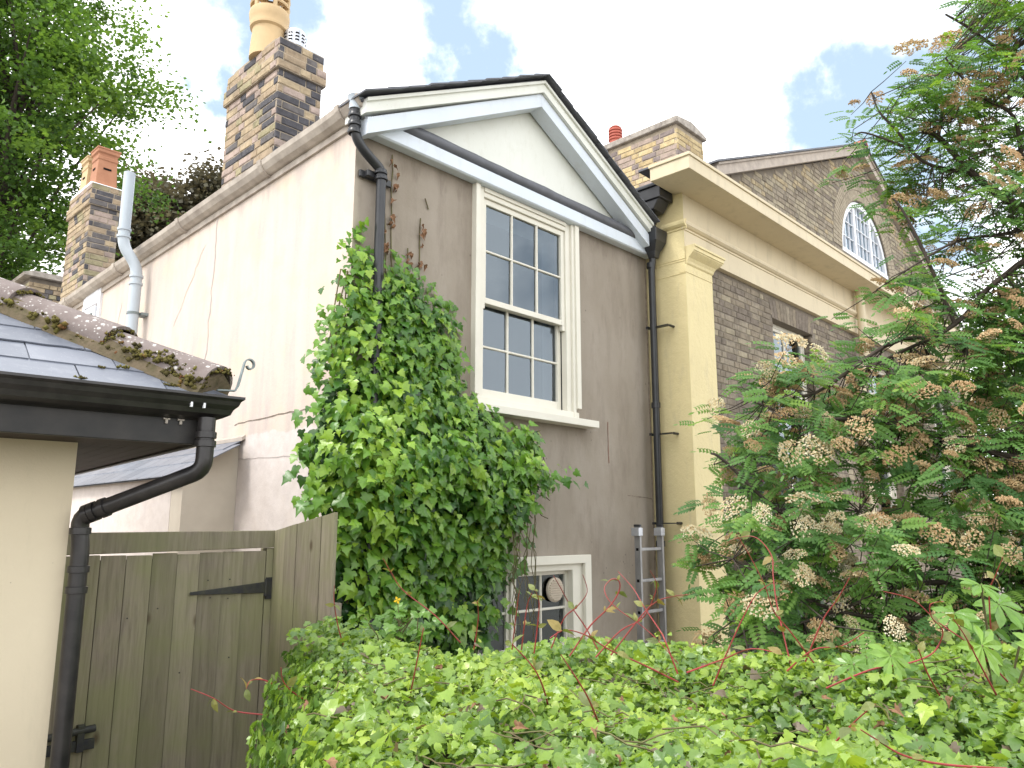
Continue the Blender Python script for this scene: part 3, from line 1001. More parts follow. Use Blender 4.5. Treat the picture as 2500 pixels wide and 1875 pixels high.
# upper window of the cottage
m = MB()
m.box(1.186, 1.235, -.055, .10, 3.17, 4.984)
m.box(1.237, 1.298, -.03, .12, 3.10, 4.983)
m.box(2.498, 2.556, -.062, .10, 3.19, 4.984)
m.box(2.46, 2.497, -.045, .10, 3.10, 4.983)
m.box(2.392, 2.459, -.022, .12, 3.10, 4.983)
m.box(1.299, 2.391, -.04, .12, 4.945, 4.982)
m.box(1.299, 2.391, -.026, .11, 4.90, 4.944)
m.box(1.205, 2.54, -.04, .20, 3.095, 3.155)
up = window_root(cottage, m, "window_cream")
m = MB()
m.prism([(-.15, 3.018), (-.02, 3.018), (.05, 3.03), (.05, 3.094), (-.05, 3.094), (-.15, 3.082)], 1.13, 2.70, "x")
m.build("sill", M["window_cream"], up, bevel=.004)
sash(up, 1.30, 2.39, 3.965, 4.898, -.006, 3, 2, .048, .05, .05, horn=True)
sash(up, 1.30, 2.385, 3.158, 4.02, .046, 3, 2, .048, .05, .085)
m = MB()
m.box(2.386, 2.392, .04, .09, 3.16, 3.96)
m.build("lining_shade_strip", M["dark_fill"], up)  # dark strip standing in for the shade of the box lining
# room behind it
m = MB()
RX0, RX1, RY0, RY1, RZ0, RZ1 = .5, 3.4, .24, 3.2, 2.6, 5.1
rv = [(x, y, z) for z in (RZ0, RZ1) for x, y in ((RX0, RY0), (RX1, RY0), (RX1, RY1), (RX0, RY1))]
m.add(rv, [(0, 1, 2, 3), (7, 6, 5, 4), (1, 5, 6, 2), (2, 6, 7, 3), (3, 7, 4, 0)])
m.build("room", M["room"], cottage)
m = MB()
m.box(1.22, 2.52, .2, .232, 4.80, 4.97)
m.box(2.30, 2.52, .2, .232, 3.1, 4.8)
m.build("inner_lining", M["room"], up)
# lower window
m = MB()
m.prism([(2.40, .9), (2.40, 1.74), (1.20, 1.74), (1.20, 1.85), (2.61, 1.865), (2.61, .9)][::-1], -.05, .08)
m.prism([(2.535, .9), (2.535, 1.795), (1.2, 1.795), (1.2, 1.868), (2.625, 1.868), (2.625, .9)][::-1], -.085, -.048)
m.box(1.655, 1.70, -.01, .06, .95, 1.74)
m.box(.62, .68, -.02, .06, .95, 1.85)
lo = window_root(cottage, m, "window_cream", "casement_window")
for xa, xb, cl in ((1.702, 2.40, 2), (.98, 1.653, 2)):
    sash(lo, xa, xb, 1.10, 1.74, .01, cl, 2, .035, .035, .04, .022, .036)
m = MB()
m.lathe([(.002, 0), (.104, 0), (.104, .018), (.095, .026), (.002, .026)], 0, 0, 24)
vs = [(2.215 + x, .012 - z, 1.578 + y) for x, y, z in m.v]
m.v = vs
for k in range(9):
    zz_ = 1.578 + (k - 4) * .02
    w = math.sqrt(max(0, .09 ** 2 - ((k - 4) * .02) ** 2))
    m.box(2.215 - w, 2.215 + w, -.026, -.014, zz_ - .004, zz_ + .004)
m.build("round_vent", M["vent_plastic"], lo, smooth=False)
m = MB()
rv = [(x, y, z) for z in (.5, 2.2) for x, y in ((.3, .24), (3.3, .24), (3.3, 2.4), (.3, 2.4))]
m.add(rv, [(0, 1, 2, 3), (7, 6, 5, 4), (1, 5, 6, 2), (2, 6, 7, 3), (3, 7, 4, 0)])
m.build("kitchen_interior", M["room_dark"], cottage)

# small white window far along the cream wall, under the gutter
m = MB()
m.box(-.03, .0, 5.10, 5.16, 3.6, 4.92)
m.box(-.03, .0, 5.60, 5.68, 3.6, 4.92)
m.box(-.035, .0, 5.16, 5.60, 4.74, 4.92)
m.box(-.05, .0, 5.18, 5.24, 3.7, 4.70)
m.box(-.05, .0, 5.54, 5.60, 3.7, 4.70)
m.box(-.05, .0, 5.24, 5.54, 4.63, 4.70)
m.box(-.05, .0, 5.24, 5.54, 4.12, 4.18)
sw = m.build("bathroom_window", M["upvc"], cottage, label="small white plastic window under the cream wall gutter")
for z0, z1 in ((4.18, 4.63), (3.7, 4.12)):
    q = MB()
    q.add([(-.02, 5.54, z0), (-.02, 5.24, z0), (-.02, 5.24, z1), (-.02, 5.54, z1)], [(0, 1, 2, 3)])
    q.build("pane", simple("frosted_glass", (0.30, 0.38, 0.37), (0.24, 0.31, 0.30), 40, 0.25, 0.5, 90, 0.5), sw)

# cracks on the cream wall (filled) and a rust run on the brown wall
def strip(parent, pts, w, mat, axis, name):
    m = MB()
    for i in range(len(pts) - 1):
        (a0, z0), (a1, z1) = pts[i], pts[i + 1]
        w0, w1 = w * random.uniform(.5, 1.1), w * random.uniform(.5, 1.1)
        dx, dz = a1 - a0, z1 - z0
        ln = math.hypot(dx, dz) or 1
        nx, nz = -dz / ln, dx / ln
        q = [(a0 - nx * w0, z0 - nz * w0), (a1 - nx * w1, z1 - nz * w1), (a1 + nx * w1, z1 + nz * w1), (a0 + nx * w0, z0 + nz * w0)]
        if axis == "x":
            m.add([(-.003, a, z) for a, z in q], [(3, 2, 1, 0)])
        else:
            m.add([(a, -.003, z) for a, z in q], [(0, 1, 2, 3)])
    m.build(name, M[mat], parent)


def jag(p, q, n, amp):
    return [(p[0] + (q[0] - p[0]) * i / n + random.uniform(-amp, amp) * (0 < i < n), p[1] + (q[1] - p[1]) * i / n + random.uniform(-amp, amp) * .4) for i in range(n + 1)]


strip(cottage, jag((2.20, 4.95), (2.25, 3.4), 22, .018), .011, "crack", "x", "crack")
strip(cottage, jag((2.42, 4.75), (3.0, 4.05), 14, .02), .005, "crack", "x", "crack")
strip(cottage, jag((0.5, 2.97), (1.6, 2.95), 14, .02), .005, "crack_dark", "x", "crack")
strip(cottage, jag((0.55, 2.63), (1.62, 2.66), 14, .012), .004, "crack", "x", "crack")
strip(cottage, jag((0.12, 3.72), (0.2, 3.45), 5, .015) + jag((0.2, 3.45), (0.17, 3.2), 4, .01), .007, "crack", "x", "crack")
strip(cottage, jag((4.45, 4.6), (4.62, 4.1), 6, .02), .006, "crack", "x", "crack")
strip(cottage, jag((4.62, 4.1), (4.4, 3.7), 6, .02), .006, "crack", "x", "crack")
strip(cottage, jag((3.33, 2.42), (3.76, 2.40), 5, .012), .006, "crack_dark", "y", "crack")
strip(cottage, jag((3.03, 3.12), (3.035, 2.72), 6, .004), .008, "rust", "y", "rust_stain")
# skim-coat edge peeling along the right margin of the brown front
strip(cottage, jag((3.765, 4.93), (3.772, 1.0), 30, .008), .010, "crack_dark", "y", "crack")


# chimneys -------------------------------------------------------------------
def rough_core(parent, x0, x1, y0, y1, z0, z1, mat, name):
    m = MB()
    m.box(x0, x1, y0, y1, z0, z1)
    return m.build(name, M[mat], parent)


ch = MB()
ch.box(.062, .50, 1.342, 2.31, 4.9, 6.14)
ch.box(.035, .53, 1.312, 2.34, 6.146, 6.30)
ch.box(.055, .51, 1.335, 2.32, 6.302, 6.455)
c1 = ch.build("chimney", M["mortar_buff"], cottage, label="brick chimney stack with tall buff clay pot")
wl = lambda cx, cz, kd: (4.2, 4, 4, 2.6, 2.2, 1) if kd == "stretcher" else (1.5, 1.5, 1.5, 3, 3.4, 1)
wf = (.6, 1.2, 1.0, 4, 5.5, 0)
lay((.062, 2.31, 4.955), (0, -1, 0), .968, 0, 1.185, PAL_CHIM, wl, c1, 200)
lay((.062, 1.342, 4.955), (1, 0, 0), .438, 0, 1.185, PAL_CHIM, wf, c1, 200)
lay((.035, 2.34, 6.152), (0, -1, 0), 1.028, 0, .15, PAL_CHIM, (4, 3, 3, 1.5, 1, 3), c1, 60)
lay((.035, 1.312, 6.152), (1, 0, 0), .495, 0, .15, PAL_CHIM, (1, 2, 2, 3, 2, 0), c1, 60)
lay((.055, 2.32, 6.305), (0, -1, 0), .985, 0, .15, PAL_CHIM, (3, 3, 4, 2, 1, 2), c1, 60, start=1)
lay((.055, 1.335, 6.305), (1, 0, 0), .455, 0, .15, PAL_CHIM, (1, 1.5, 2, 3, 3, 0), c1, 60, start=1)
m = MB()
m.prism([(1.36, 6.455), (2.30, 6.455), (2.2, 6.49), (1.45, 6.49)], .07, .50, "x")
m.build("flaunching", M["mortar_buff"], c1)
m = MB()
m.prism([(1.32, 5.0), (2.33, 4.96), (2.33, 5.06), (2.2, 5.06), (2.2, 5.12), (2.0, 5.12), (1.8, 5.15), (1.6, 5.17), (1.32, 5.22)], .028, .048, "x")
m.box(.03, .2, 1.305, 1.325, 5.1, 5.26)
m.build("lead_flashing", M["iron"], c1)
# buff pot with louvred top
PX, PY = .17, 1.78
pr = [(.165, 6.46), (.158, 6.62), (.150, 6.72), (.150, 6.76), (.172, 6.775), (.176, 6.80), (.172, 6.82), (.182, 6.86), (.188, 6.92), (.182, 6.95), (.15, 6.955)]
m = MB()
m.lathe([(r, z - .0) for r, z in pr], PX, PY, 28)
for k in range(6):
    a = k * PI / 3 + .3
    ca, sa = math.cos(a), math.sin(a)
    ring = [[(PX + (r * ca - w * sa), PY + (r * sa + w * ca), z) for r, w in ((.182, -.017), (.182, .017), (.155, .017), (.155, -.017))] for z in (6.94, 7.33)]
    m.sweep(ring)
for z in (7.015, 7.10, 7.185, 7.27, 7.34):
    m.lathe([(.145, z), (.18, z - .012), (.186, z + .004), (.176, z + .026), (.145, z + .018)], PX, PY, 28, caps=False)
m.lathe([(.19, 7.33), (.19, 7.40), (.12, 7.44), (.0, 7.45)], PX, PY, 28)
m.build("chimney_pot", M["buff_pot"], c1, smooth=True)
m = MB()
m.lathe([(.085, 6.46), (.085, 6.60), (.102, 6.60), (.102, 6.745), (.09, 6.775), (.04, 6.79)], .36, 1.62, 20)
m.build("cowl", M["cowl"], c1, smooth=True, label="small pale metal louvred cowl")
m = MB()
for k in range(10):
    for z in (6.64, 6.675, 6.71):
        a = k * 2 * PI / 10
        p = [(.36 + .1045 * math.cos(a + da), 1.62 + .1045 * math.sin(a + da), z + dz) for da, dz in ((-.2, 0), (.2, 0), (.16, .016), (-.16, .016))]
        m.add(p, [(0, 1, 2, 3)])
m.build("cowl_slots", M["dark_fill"], c1)

# rear stack with two square terracotta pots
ch = MB()
ch.box(.062, .42, 6.11, 6.95, 4.7, 6.28)
ch.box(.035, .45, 6.075, 6.985, 6.286, 6.44)
ch.box(.055, .43, 6.10, 6.96, 6.442, 6.59)
c2 = ch.build("chimney", M["mortar_buff"], cottage, label="rear brick chimney stack with square terracotta pots")
lay((.062, 6.95, 4.73), (0, -1, 0), .84, 0, 1.56, PAL_CHIM, (6, 4, 2, 1.4, .8, 2), c2, 120)
lay((.062, 6.11, 4.73), (1, 0, 0), .358, 0, 1.56, PAL_CHIM, (1, 2, 1, 4, 1.5, .5), c2, 60)
lay((.035, 6.985, 6.292), (0, -1, 0), .91, 0, .15, PAL_CHIM, (5, 4, 3, 1, .5, 1), c2, 40)
lay((.035, 6.075, 6.292), (1, 0, 0), .415, 0, .15, PAL_CHIM, (0, 1, 1, 4, 2, 1), c2, 40)
lay((.055, 6.96, 6.445), (0, -1, 0), .86, 0, .15, PAL_CHIM, (5, 4, 3, 1, .5, 1), c2, 40, start=1)
lay((.055, 6.10, 6.445), (1, 0, 0), .375, 0, .15, PAL_CHIM, (0, 1, 1, 4, 2, 1), c2, 40, start=1)
m = MB()
m.prism([(6.09, 6.59), (6.97, 6.59), (6.9, 6.625), (6.15, 6.625)], .05, .44, "x")
m.build("flaunching", M["upvc"], c2)
for y0, mt in ((6.17, "terracotta"), (6.57, "buff_pot")):
    cx, cy = .24, y0 + .13
    m = MB()
    prof = [(.135, 6.62), (.118, 6.98), (.128, 6.99), (.128, 7.03), (.118, 7.04), (.12, 7.07), (.14, 7.09), (.14, 7.13), (.15, 7.135), (.15, 7.155), (.1, 7.16)]
    m.sweep([[(cx + sx * w, cy + sy * w, z) for sx, sy in ((-1, -1), (1, -1), (1, 1), (-1, 1))] for w, z in prof])
    pot = m.build("chimney_pot", M[mt], c2, bevel=.004)
    q = MB()
    q.box(cx - .05, cx + .05, cy - .131, cy - .118, 6.85, 6.875)
    q.box(cx - .131, cx - .118, cy - .04, cy + .04, 6.85, 6.875)
    q.build("pot_vents", M["dark_fill"], c2)
m = MB()
m.box(.03, .2, 6.07, 6.10, 4.9, 5.0)
m.build("lead_flashing", M["iron"], c2)

# low capped brick pier beyond
ch = MB()
ch.box(.072, .62, 8.60, 9.2, 4.3, 5.86)
c3 = ch.build("chimney", M["mortar_grey"], cottage, label="low capped brick stack furthest back")
lay((.062, 8.59, 4.6), (1, 0, 0), .56, 0, 1.25, PAL_CHIM, (5, 3, 0, 1.5, 2, 4), c3, 80)
lay((.062, 9.2, 4.6), (0, -1, 0), .6, 0, 1.25, PAL_CHIM, (5, 3, 0, 1, 1, 4), c3, 80)
m = MB()
m.prism([(-.03, 5.865), (.70, 5.865), (.72, 5.90), (.6, 5.95), (.07, 5.95), (-.05, 5.90)], 8.50, 9.3)
m.build("stack_cap", M["stone"], c3)

# grey soil vent pipe
sp_ = thing("vent_pipe", "pale grey plastic soil vent pipe clipped to the cream wall, rising past the gutter", "pipe", (-.12, 3.73, 0))
m = MB()
m.tube(bent([(-.13, 3.73, 0.2), (-.13, 3.73, 4.80), (-.27, 3.80, 5.03), (-.27, 3.80, 5.84)], 6, .1), .057, 18)
m.build("pipe", M["grey_pvc"], sp_, smooth=True)
for x, y, z in ((-.13, 3.73, 4.62), (-.13, 3.73, 4.70), (-.27, 3.80, 5.12), (-.27, 3.80, 5.20)):
    m = MB()
    m.lathe([(.058, z - .014), (.068, z - .012), (.068, z + .012), (.058, z + .014)], x, y, 18, caps=False)
    m.build("collar", M["grey_pvc"], sp_, smooth=True)
for z in (4.30, 3.0):
    m = MB()
    m.lathe([(.058, z - .012), (.064, z - .012), (.064, z + .012), (.058, z + .012)], -.13, 3.73, 18, caps=False)
    m.box(-.07, .0, 3.66, 3.80, z - .014, z + .014)
    m.build("pipe_clip", M["iron"], sp_)

# TV aerial rod on the roof behind
m = MB()
m.tube([(3.99, 1.0, 6.7), (4.0, 1.0, 7.04), (4.33, 1.0, 7.39)], .006, 6)
ae = m.build("aerial", M["iron"])
ae["label"], ae["category"] = "thin bare aerial rod rising behind the cottage gable", "aerial"

# ================================================================== LEAN-TO
lean = thing("lean_to", "low cream lean-to with a slate roof against the cottage's side wall", "outbuilding", (-.24, 3.2, 0))
m = MB()
m.prism([(-.44, 0), (-.002, 0), (-.002, 2.77), (-.44, 2.53)], 1.5, 1.7)
m.build("rendered_wall", simple("shaded_cream_render", (0.60, 0.54, 0.45), (0.52, 0.46, 0.38), 3, 0.85, 0.2, 40, 0.2), lean)  # darker copy of the cream, with the front face's shade in its colour
m = MB()
m.box(-.442, -.30, 1.701, 6.0, 0, 2.50)
m.build("painted_wall", M["cream"], lean)
m = MB()
m.prism([(-.50, 2.488), (-.002, 2.79), (-.002, 2.80), (-.50, 2.498)], 1.47, 6.0)
m.build("roof", M["slate"], lean)
for r in range(3):
    k = 0
    y = 1.43 - (r % 2) * .12
    while y < 5.6:
        a, b = r / 3 - (.06 if r == 0 else 0), min(1.0, (r + 1.5) / 3)
        xa, xb = -.50 + .498 * a, -.50 + .498 * b
        za, zb = 2.503 + .302 * a, 2.503 + .302 * b
        m = MB()
        m.prism([(xa, za + .012), (xb, zb + .001), (xb, zb + .008), (xa, za + .021)], y + .003, y + .242)
        m.build("slate", M["bslate"], lean)
        y += .246
m = MB()
m.prism([(-.03, 2.80), (-.002, 2.815), (-.002, 2.85), (-.03, 2.83)], 1.40, 6.0)
m.build("lead_flashing", M["pale_stone"], lean)

# ================================================================== BUNGALOW (own frame: x along its eaves, y back)
BG = (-1.5255, -1.5238, 0)
bung = thing("bungalow", "corner of a cream bungalow with black gutter, slate hip roof and mossy hip tiles", "house", BG, math.radians(-6.3), local=True)
m = MB()
m.box(-4.0, -.51, .45, 4.0, 0, 2.452)
m.build("wall", M["garage_cream"], bung)
m = MB()
m.box(-4.0, -.135, .111, .136, 2.435, 2.60)
m.box(-.135, -.11, .111, 4.0, 2.436, 2.60)
m.build("fascia", M["black_board"], bung, bevel=.003)
nb_ = 5
for k in range(nb_):
    a, b = .137 + k * .062, .137 + (k + 1) * .062
    m = MB()
    m.box(-4.0, -.137, a + .002, b - .002, 2.446, 2.46)
    m.build("soffit_board", M["soffit"], bung)
for k in range(6):
    a = -.137 - k * .062
    m = MB()
    m.box(a - .06, a, .45, 4.0, 2.446, 2.46)
    m.build("soffit_board", M["soffit"], bung)
prof = [(.112, 2.632), (.112, 2.622), (.100, 2.612), (.094, 2.595), (.078, 2.578), (.070, 2.558), (.045, 2.545), (.018, 2.537), (.0, 2.535), (0.0, 2.548), (.04, 2.556), (.066, 2.58), (.09, 2.605), (.104, 2.632)]
m = MB()
m.sweep([[(-4.0, .11 - o, z) for o, z in prof], [(-.11 + o, .11 - o, z) for o, z in prof], [(-.11 + o, 4.0, z) for o, z in prof]])
gt = m.build("gutter", M["black_gutter"], bung, smooth=False)
for x in (-.205, -.155):
    m = MB()
    m.box(x - .004, x + .004, -.004 + .02, .03, 2.575, 2.605)
    m.build("gutter_clip", M["upvc"], gt)
for x in (-.27, -.215):
    m = MB()
    m.box(x - .012, x + .012, .1, .112, 2.527, 2.533)
    m.box(x - .004, x + .004, .1, .112, 2.512, 2.533)
    m.build("fascia_screw", M["stone"], gt)
# roof deck and slates
T30 = math.tan(math.radians(30))
EX, EY, EZ = -.05, .05, 2.625
m = MB()
k = 2.0
m.add([(-4.2, EY, EZ), (EX, EY, EZ), (EX - k, EY + k, EZ + k * T30), (-4.2, EY + k, EZ + k * T30), (EX, 4.05, EZ), (EX - k, 4.05, EZ + k * T30)],
      [(0, 1, 2, 3), (1, 4, 5, 2)])
m.build("roof", M["slate"], bung)
c30, s30 = math.cos(math.radians(30)), math.sin(math.radians(30))
row = 0
GAU, SW = .185, .30
for row in range(8):
    t0 = row * GAU - .03
    t1 = t0 + .36
    off = [.0, .15, .06, .2][row % 4]
    x = -2.7 + off
    while x < EX:
        q = [(x + .002, t0), (x + SW - .003, t0), (x + SW - .003, t1), (x + .002, t1)]
        q = clip_half(q, 1, c30, EX - .02)
        if len(q) >= 3 and max(p[1] for p in q) - min(p[1] for p in q) > .03:
            lift = random.uniform(.0, .003)
            q2 = []
            for i in range(len(q)):
                a_, b_ = q[i], q[(i + 1) % len(q)]
                q2.append(a_)
                if abs(a_[1] - t0) < 1e-6 and abs(b_[1] - t0) < 1e-6 and abs(a_[0] - b_[0]) > .08:
                    for f in sorted(random.uniform(.04, .96) for _ in range(6)):
                        q2.append((a_[0] + (b_[0] - a_[0]) * f, t0 + random.choice((0, 0, .003, .006, .010)) * random.random()))
            q = q2

            def sp3(p, h):
                f = 1 - (p[1] - t0) / .36
                hh = h + .002 + .0125 * f + lift
                return (p[0], EY + p[1] * c30 - hh * s30, EZ + p[1] * s30 + hh * c30)
            vs = [sp3(p, .0) for p in q] + [sp3(p, .006) for p in q]
            n = len(q)
            m = MB()
            m.add(vs, [tuple(range(n))[::-1], tuple(range(n, 2 * n))] + [(i, (i + 1) % n, n + (i + 1) % n, n + i) for i in range(n)])
            m.build("slate", M["bslate"], bung)
        x += SW
# hip tiles
hd = Vector((-1, 1, T30)).normalized()
hs = Vector((1, 1, 0)).normalized()
hu = hs.cross(hd) * -1
if hu.z < 0:
    hu = -hu
hb = Vector((EX + .03, EY - .03, EZ - .015)) + hd * .115
moss_pts = []
for k in range(5):
    a0, a1 = k * .475 - .0, k * .475 + .50
    rings = []
    for i in range(4):
        a = a0 + (a1 - a0) * i / 3
        r0 = .108 - .010 * i / 3
        lift = .02 * (1 - i / 3)
        arc = []
        for j in range(13):
            th = math.radians(-14 + 208 * j / 12)
            arc.append(hb + hd * a + hs * (r0 * 1.12 * math.cos(th)) + hu * (r0 * .80 * math.sin(th) + lift + .012))
        for j in range(12, -1, -1):
            th = math.radians(-14 + 208 * j / 12)
            arc.append(hb + hd * a + hs * ((r0 - .016) * 1.12 * math.cos(th)) + hu * ((r0 - .018) * .80 * math.sin(th) + lift + .012))
        rings.append(arc)
    m = MB()
    m.sweep(rings)
    m.build("hip_tile", M["tile"], bung, smooth=True)
    for _ in range(42):          # moss along the lower-left edge
        th = math.radians(random.gauss(186, 9))
        a = a0 + random.random() * .5
        moss_pts.append((hb + hd * a + hs * (.118 * math.cos(th)) + hu * (.085 * math.sin(th) + .015), random.choice((.005, .007, .010, .021))))
    for _ in range(26):          # and at the joint
        th = math.radians(random.uniform(60, 190))
        moss_pts.append((hb + hd * (a0 + random.gauss(-.006, .01)) + hs * (.116 * math.cos(th)) + hu * (.088 * math.sin(th) + .016), random.uniform(.005, .012)))
for _ in range(50):
    th = math.radians(random.gauss(160, 14))
    a = random.gauss(.22, .11)
    if a > 0:
        moss_pts.append((hb + hd * a + hs * (.118 * math.cos(th)) + hu * (.089 * math.sin(th) + .02), random.uniform(.007, .019)))
# mortar bed under the tiles
m = MB()
rings = []
for i in range(14):
    a = -.005 + i * .17
    w = random.uniform(-.006, .006)
    rings.append([hb + hd * a + hs * x + hu * z for x, z in ((-.128 + w, -.03), (.12, -.03), (.10, .05), (0, .085), (-.10, .05 + w), (-.122 + w, .0))])
m.sweep(rings)
m.build("mortar_bed", M["mortar_dirty"], bung)
for x, t in ((-.42, .17), (-.20, .02), (-.28, .03), (-.245, .135), (-.50, .15), (-.60, .0)):
    for _ in range(10):
        moss_pts.append((Vector((x + random.gauss(0, .012), EY + t * c30 + random.gauss(0, .008), EZ + t * s30 + .02)), random.uniform(.005, .012)))
Vm, Tm, Nm = [], [], []
octv = [(1, 0, 0), (-1, 0, 0), (0, 1, 0), (0, -1, 0), (0, 0, 1), (0, 0, -1)]
octf = [(0, 2, 4), (2, 1, 4), (1, 3, 4), (3, 0, 4), (2, 0, 5), (1, 2, 5), (3, 1, 5), (0, 3, 5)]
for p, r in moss_pts:
    tn = min(1, max(0, random.gauss(.45, .25)))
    for q in range(4):
        c_ = p + Vector((random.gauss(0, r * .6), random.gauss(0, r * .6), random.gauss(0, r * .3)))
        b = len(Vm)
        for v in octv:
            Vm.append(tuple(c_ + Vector(v) * r * random.uniform(.45, .8)))
            Nm.append(min(1, max(0, tn + random.uniform(-.1, .1))))
        Tm += [(b + x, b + y, b + z) for x, y, z in octf]
np_mesh("moss", np.array(Vm), np.array(Tm), M["moss"], bung, np.array(Nm), kind="stuff")
# hip iron with a scroll end
m = MB()
pts = []
bx, by, bz = -.055, .0, 2.655
pts += [(bx - .05, by + .03, bz), (bx + .012, by, bz), (bx + .022, by, bz + .02), (bx + .034, by, bz + .075), (bx + .042, by, bz + .115)]
cxs, czs = bx + .066, bz + .115
for i in range(15):
    a = PI - i * (PI * 1.9 / 14)
    r = .024 - .012 * i / 14
    pts.append((cxs + r * math.cos(a), by, czs + r * 1.15 * math.sin(a)))
ring = []
for i, p in enumerate(pts):
    d = Vector(pts[min(i + 1, len(pts) - 1)]) - Vector(pts[max(i - 1, 0)])
    d.normalize()
    n_ = Vector((d.z, 0, -d.x))
    if n_.length < .1:
        n_ = Vector((0, 0, 1))
    n_.normalize()
    ring.append([Vector(p) + n_ * a * .003 + Vector((0, 1, 0)) * b * .010 for a, b in ((-1, -1), (1, -1), (1, 1), (-1, 1))])
m.sweep(ring)
m.build("hip_iron", M["iron"], bung)
# swan neck downpipe
m = MB()
wy = .41
m.tube(bent([(-.13, .05, 2.54), (-.13, .05, 2.33), (-.485, wy, 2.145), (-.47, wy, 2.03), (-.465, wy, .0)], 4, .045), .034, 14)
dpipe = m.build("downpipe", M["black_gutter"], bung, smooth=True)
for x, y, z in ((-.13, .05, 2.435), (-.13, .05, 2.47), (-.477, wy, 2.09), (-.47, wy, 1.94), (-.47, wy, 1.86)):
    m = MB()
    m.lathe([(.034, z - .014), (.041, z - .012), (.041, z + .012), (.034, z + .014)], x, y, 14, caps=False)
    m.build("collar", M["black_gutter"], dpipe, smooth=True)
m = MB()
d0 = Vector((-.485, wy, 2.145)) - Vector((-.13, .05, 2.33))
for f in (.80, .88, .93):
    p = Vector((-.13, .05, 2.33)) + d0 * f
    m.tube([p - d0.normalized() * .012, p + d0.normalized() * .012], .040, 14)
m.build("socket", M["black_gutter"], dpipe, smooth=True)

# ================================================================== GATE AND FENCE
gate = thing("timber_gate", "weathered green-grey vertical board gate with a top rail beside the bungalow wall", "gate", (-1.1, .05, 0))
GY = .05
m = MB()
m.prism([(-1.95, 1.956), (-.402, 1.983), (-.402, 2.088), (-1.95, 2.074)], GY - .03, GY + .03)
m.build("top_rail", M["timber"], gate, bevel=.004)
m = MB()
m.box(-.519, -.405, GY - .022, GY + .06, 0, 1.978)
m.build("gate_post", M["timber"], gate, bevel=.004)
edges = [-1.90, -1.765, -1.628, -1.491, -1.358, -1.218, -1.077, -.944, -.80, -.671, -.524]
for i in range(len(edges) - 1):
    a, b = edges[i] + .0015, edges[i + 1] - .0015
    zt = 1.952 + .010 * (i / 9) + random.uniform(-.006, .004)
    m = MB()                     # feather-edged board: thick on its right, thin on its left, lapped
    m.prism([(a + .004, GY + .0), (a + .004, GY - .006), (b - .004, GY - .030), (b - .004, GY - .004)], .06, zt, "z")
    m.build("board", M["timber"], gate, bevel=.002)
m = MB()
m.box(-1.95, -.53, GY + .004, GY + .03, .3, .42)
m.box(-1.95, -.53, GY + .004, GY + .03, 1.66, 1.78)
m.box(-1.95, -.53, GY + .031, GY + .036, .05, 1.93)  # dark sheet added behind the boards so their gaps read as shade
m.build("ledges_dark_backing", M["soffit"], gate)
m = MB()
m.prism([(-.995, 1.722), (-.998, 1.73), (-.995, 1.738), (-.525, 1.775), (-.525, 1.708)], GY - .036, GY - .030)
hg = m.build("strap_hinge", M["black_iron"], gate, bevel=.002)
m = MB()
m.box(-.518, -.458, GY - .034, GY - .024, 1.67, 1.80)
m.tube([(-.521, GY - .036, 1.69), (-.521, GY - .036, 1.79)], .010, 8)
m.build("hinge_plate", M["black_iron"], hg)
m = MB()
m.tube([(-1.72, GY - .045, 1.07), (-1.448, GY - .045, 1.085)], .019, 10)
m.box(-1.72, -1.446, GY - .05, GY - .026, .985, 1.035)
m.box(-1.535, -1.50, GY - .06, GY - .026, .98, 1.11)
m.build("latch", M["black_iron"], gate, bevel=.003)
for (x, z) in ((-.89, 1.80), (-.87, 1.70), (-.755, 1.80), (-.76, 1.69), (-1.17, 1.66), (-1.33, 1.62), (-1.02, 1.3), (-.73, 1.35)):
    m = MB()
    m.lathe([(.004, 0), (.004, .003), (.001, .004)], 0, 0, 8)
    m.v = [(x + a, GY - .026 - c_, z + b) for a, b, c_ in m.v]
    m.build("nail", M["black_iron"], gate)

fence = thing("timber_fence", "short green-stained board fence running forward from the gate post into the ivy", "fence", (-.47, -.45, 0))
y = .018
k = 0
while y > -.60:
    w = .132
    zt0 = 2.086 + .16 * (.018 - y)
    zt1 = 2.086 + .16 * (.018 - y + w)
    m = MB()
    m.prism([(y, 0.02), (y, min(zt0, 2.2)), (y - w + .004, min(zt1, 2.2)), (y - w + .004, 0.02)], -.478 - (.004 if k % 2 else 0), -.455, "x")
    m.build("board", M["timber"], fence, bevel=.0015)
    y -= w
    k += 1
m = MB()
m.box(-.453, -.40, -.63, .015, 1.6, 1.68)
m.box(-.453, -.40, -.63, .015, .5, .58)
m.build("rail", M["timber"], fence)

# ================================================================== LADDER
lad = thing("ladder", "scuffed aluminium ladder standing upright in the corner by the black pipe", "ladder", (3.35, -.22, 0))
LT = 2.115
for x in (3.165, 3.545):
    m = MB()
    m.box(x - .0135, x + .0135, -.255, -.190, 0.02, LT)
    st_ = m.build("stile", M["alu"], lad, bevel=.003)
    m = MB()
    m.box(x - .016, x + .016, -.258, -.187, LT, LT + .022)
    m.build("end_cap", M["black_pipe"], st_, bevel=.005)
    m = MB()
    m.box(x - .045, x + .022, -.265, -.180, LT - .085, LT - .01)
    m.build("stile_bracket", M["cowl"], st_, bevel=.003)
for k in range(7):
    z = 1.905 - k * .287
    m = MB()
    m.box(3.179, 3.531, -.240, -.205, z - .014, z + .014)
    m.build("rung", M["alu"], lad, bevel=.004)
    m = MB()
    m.box(3.149, 3.1512, -.236, -.209, z - .013, z + .013)
    m.build("rung_end", M["dark_fill"], lad)

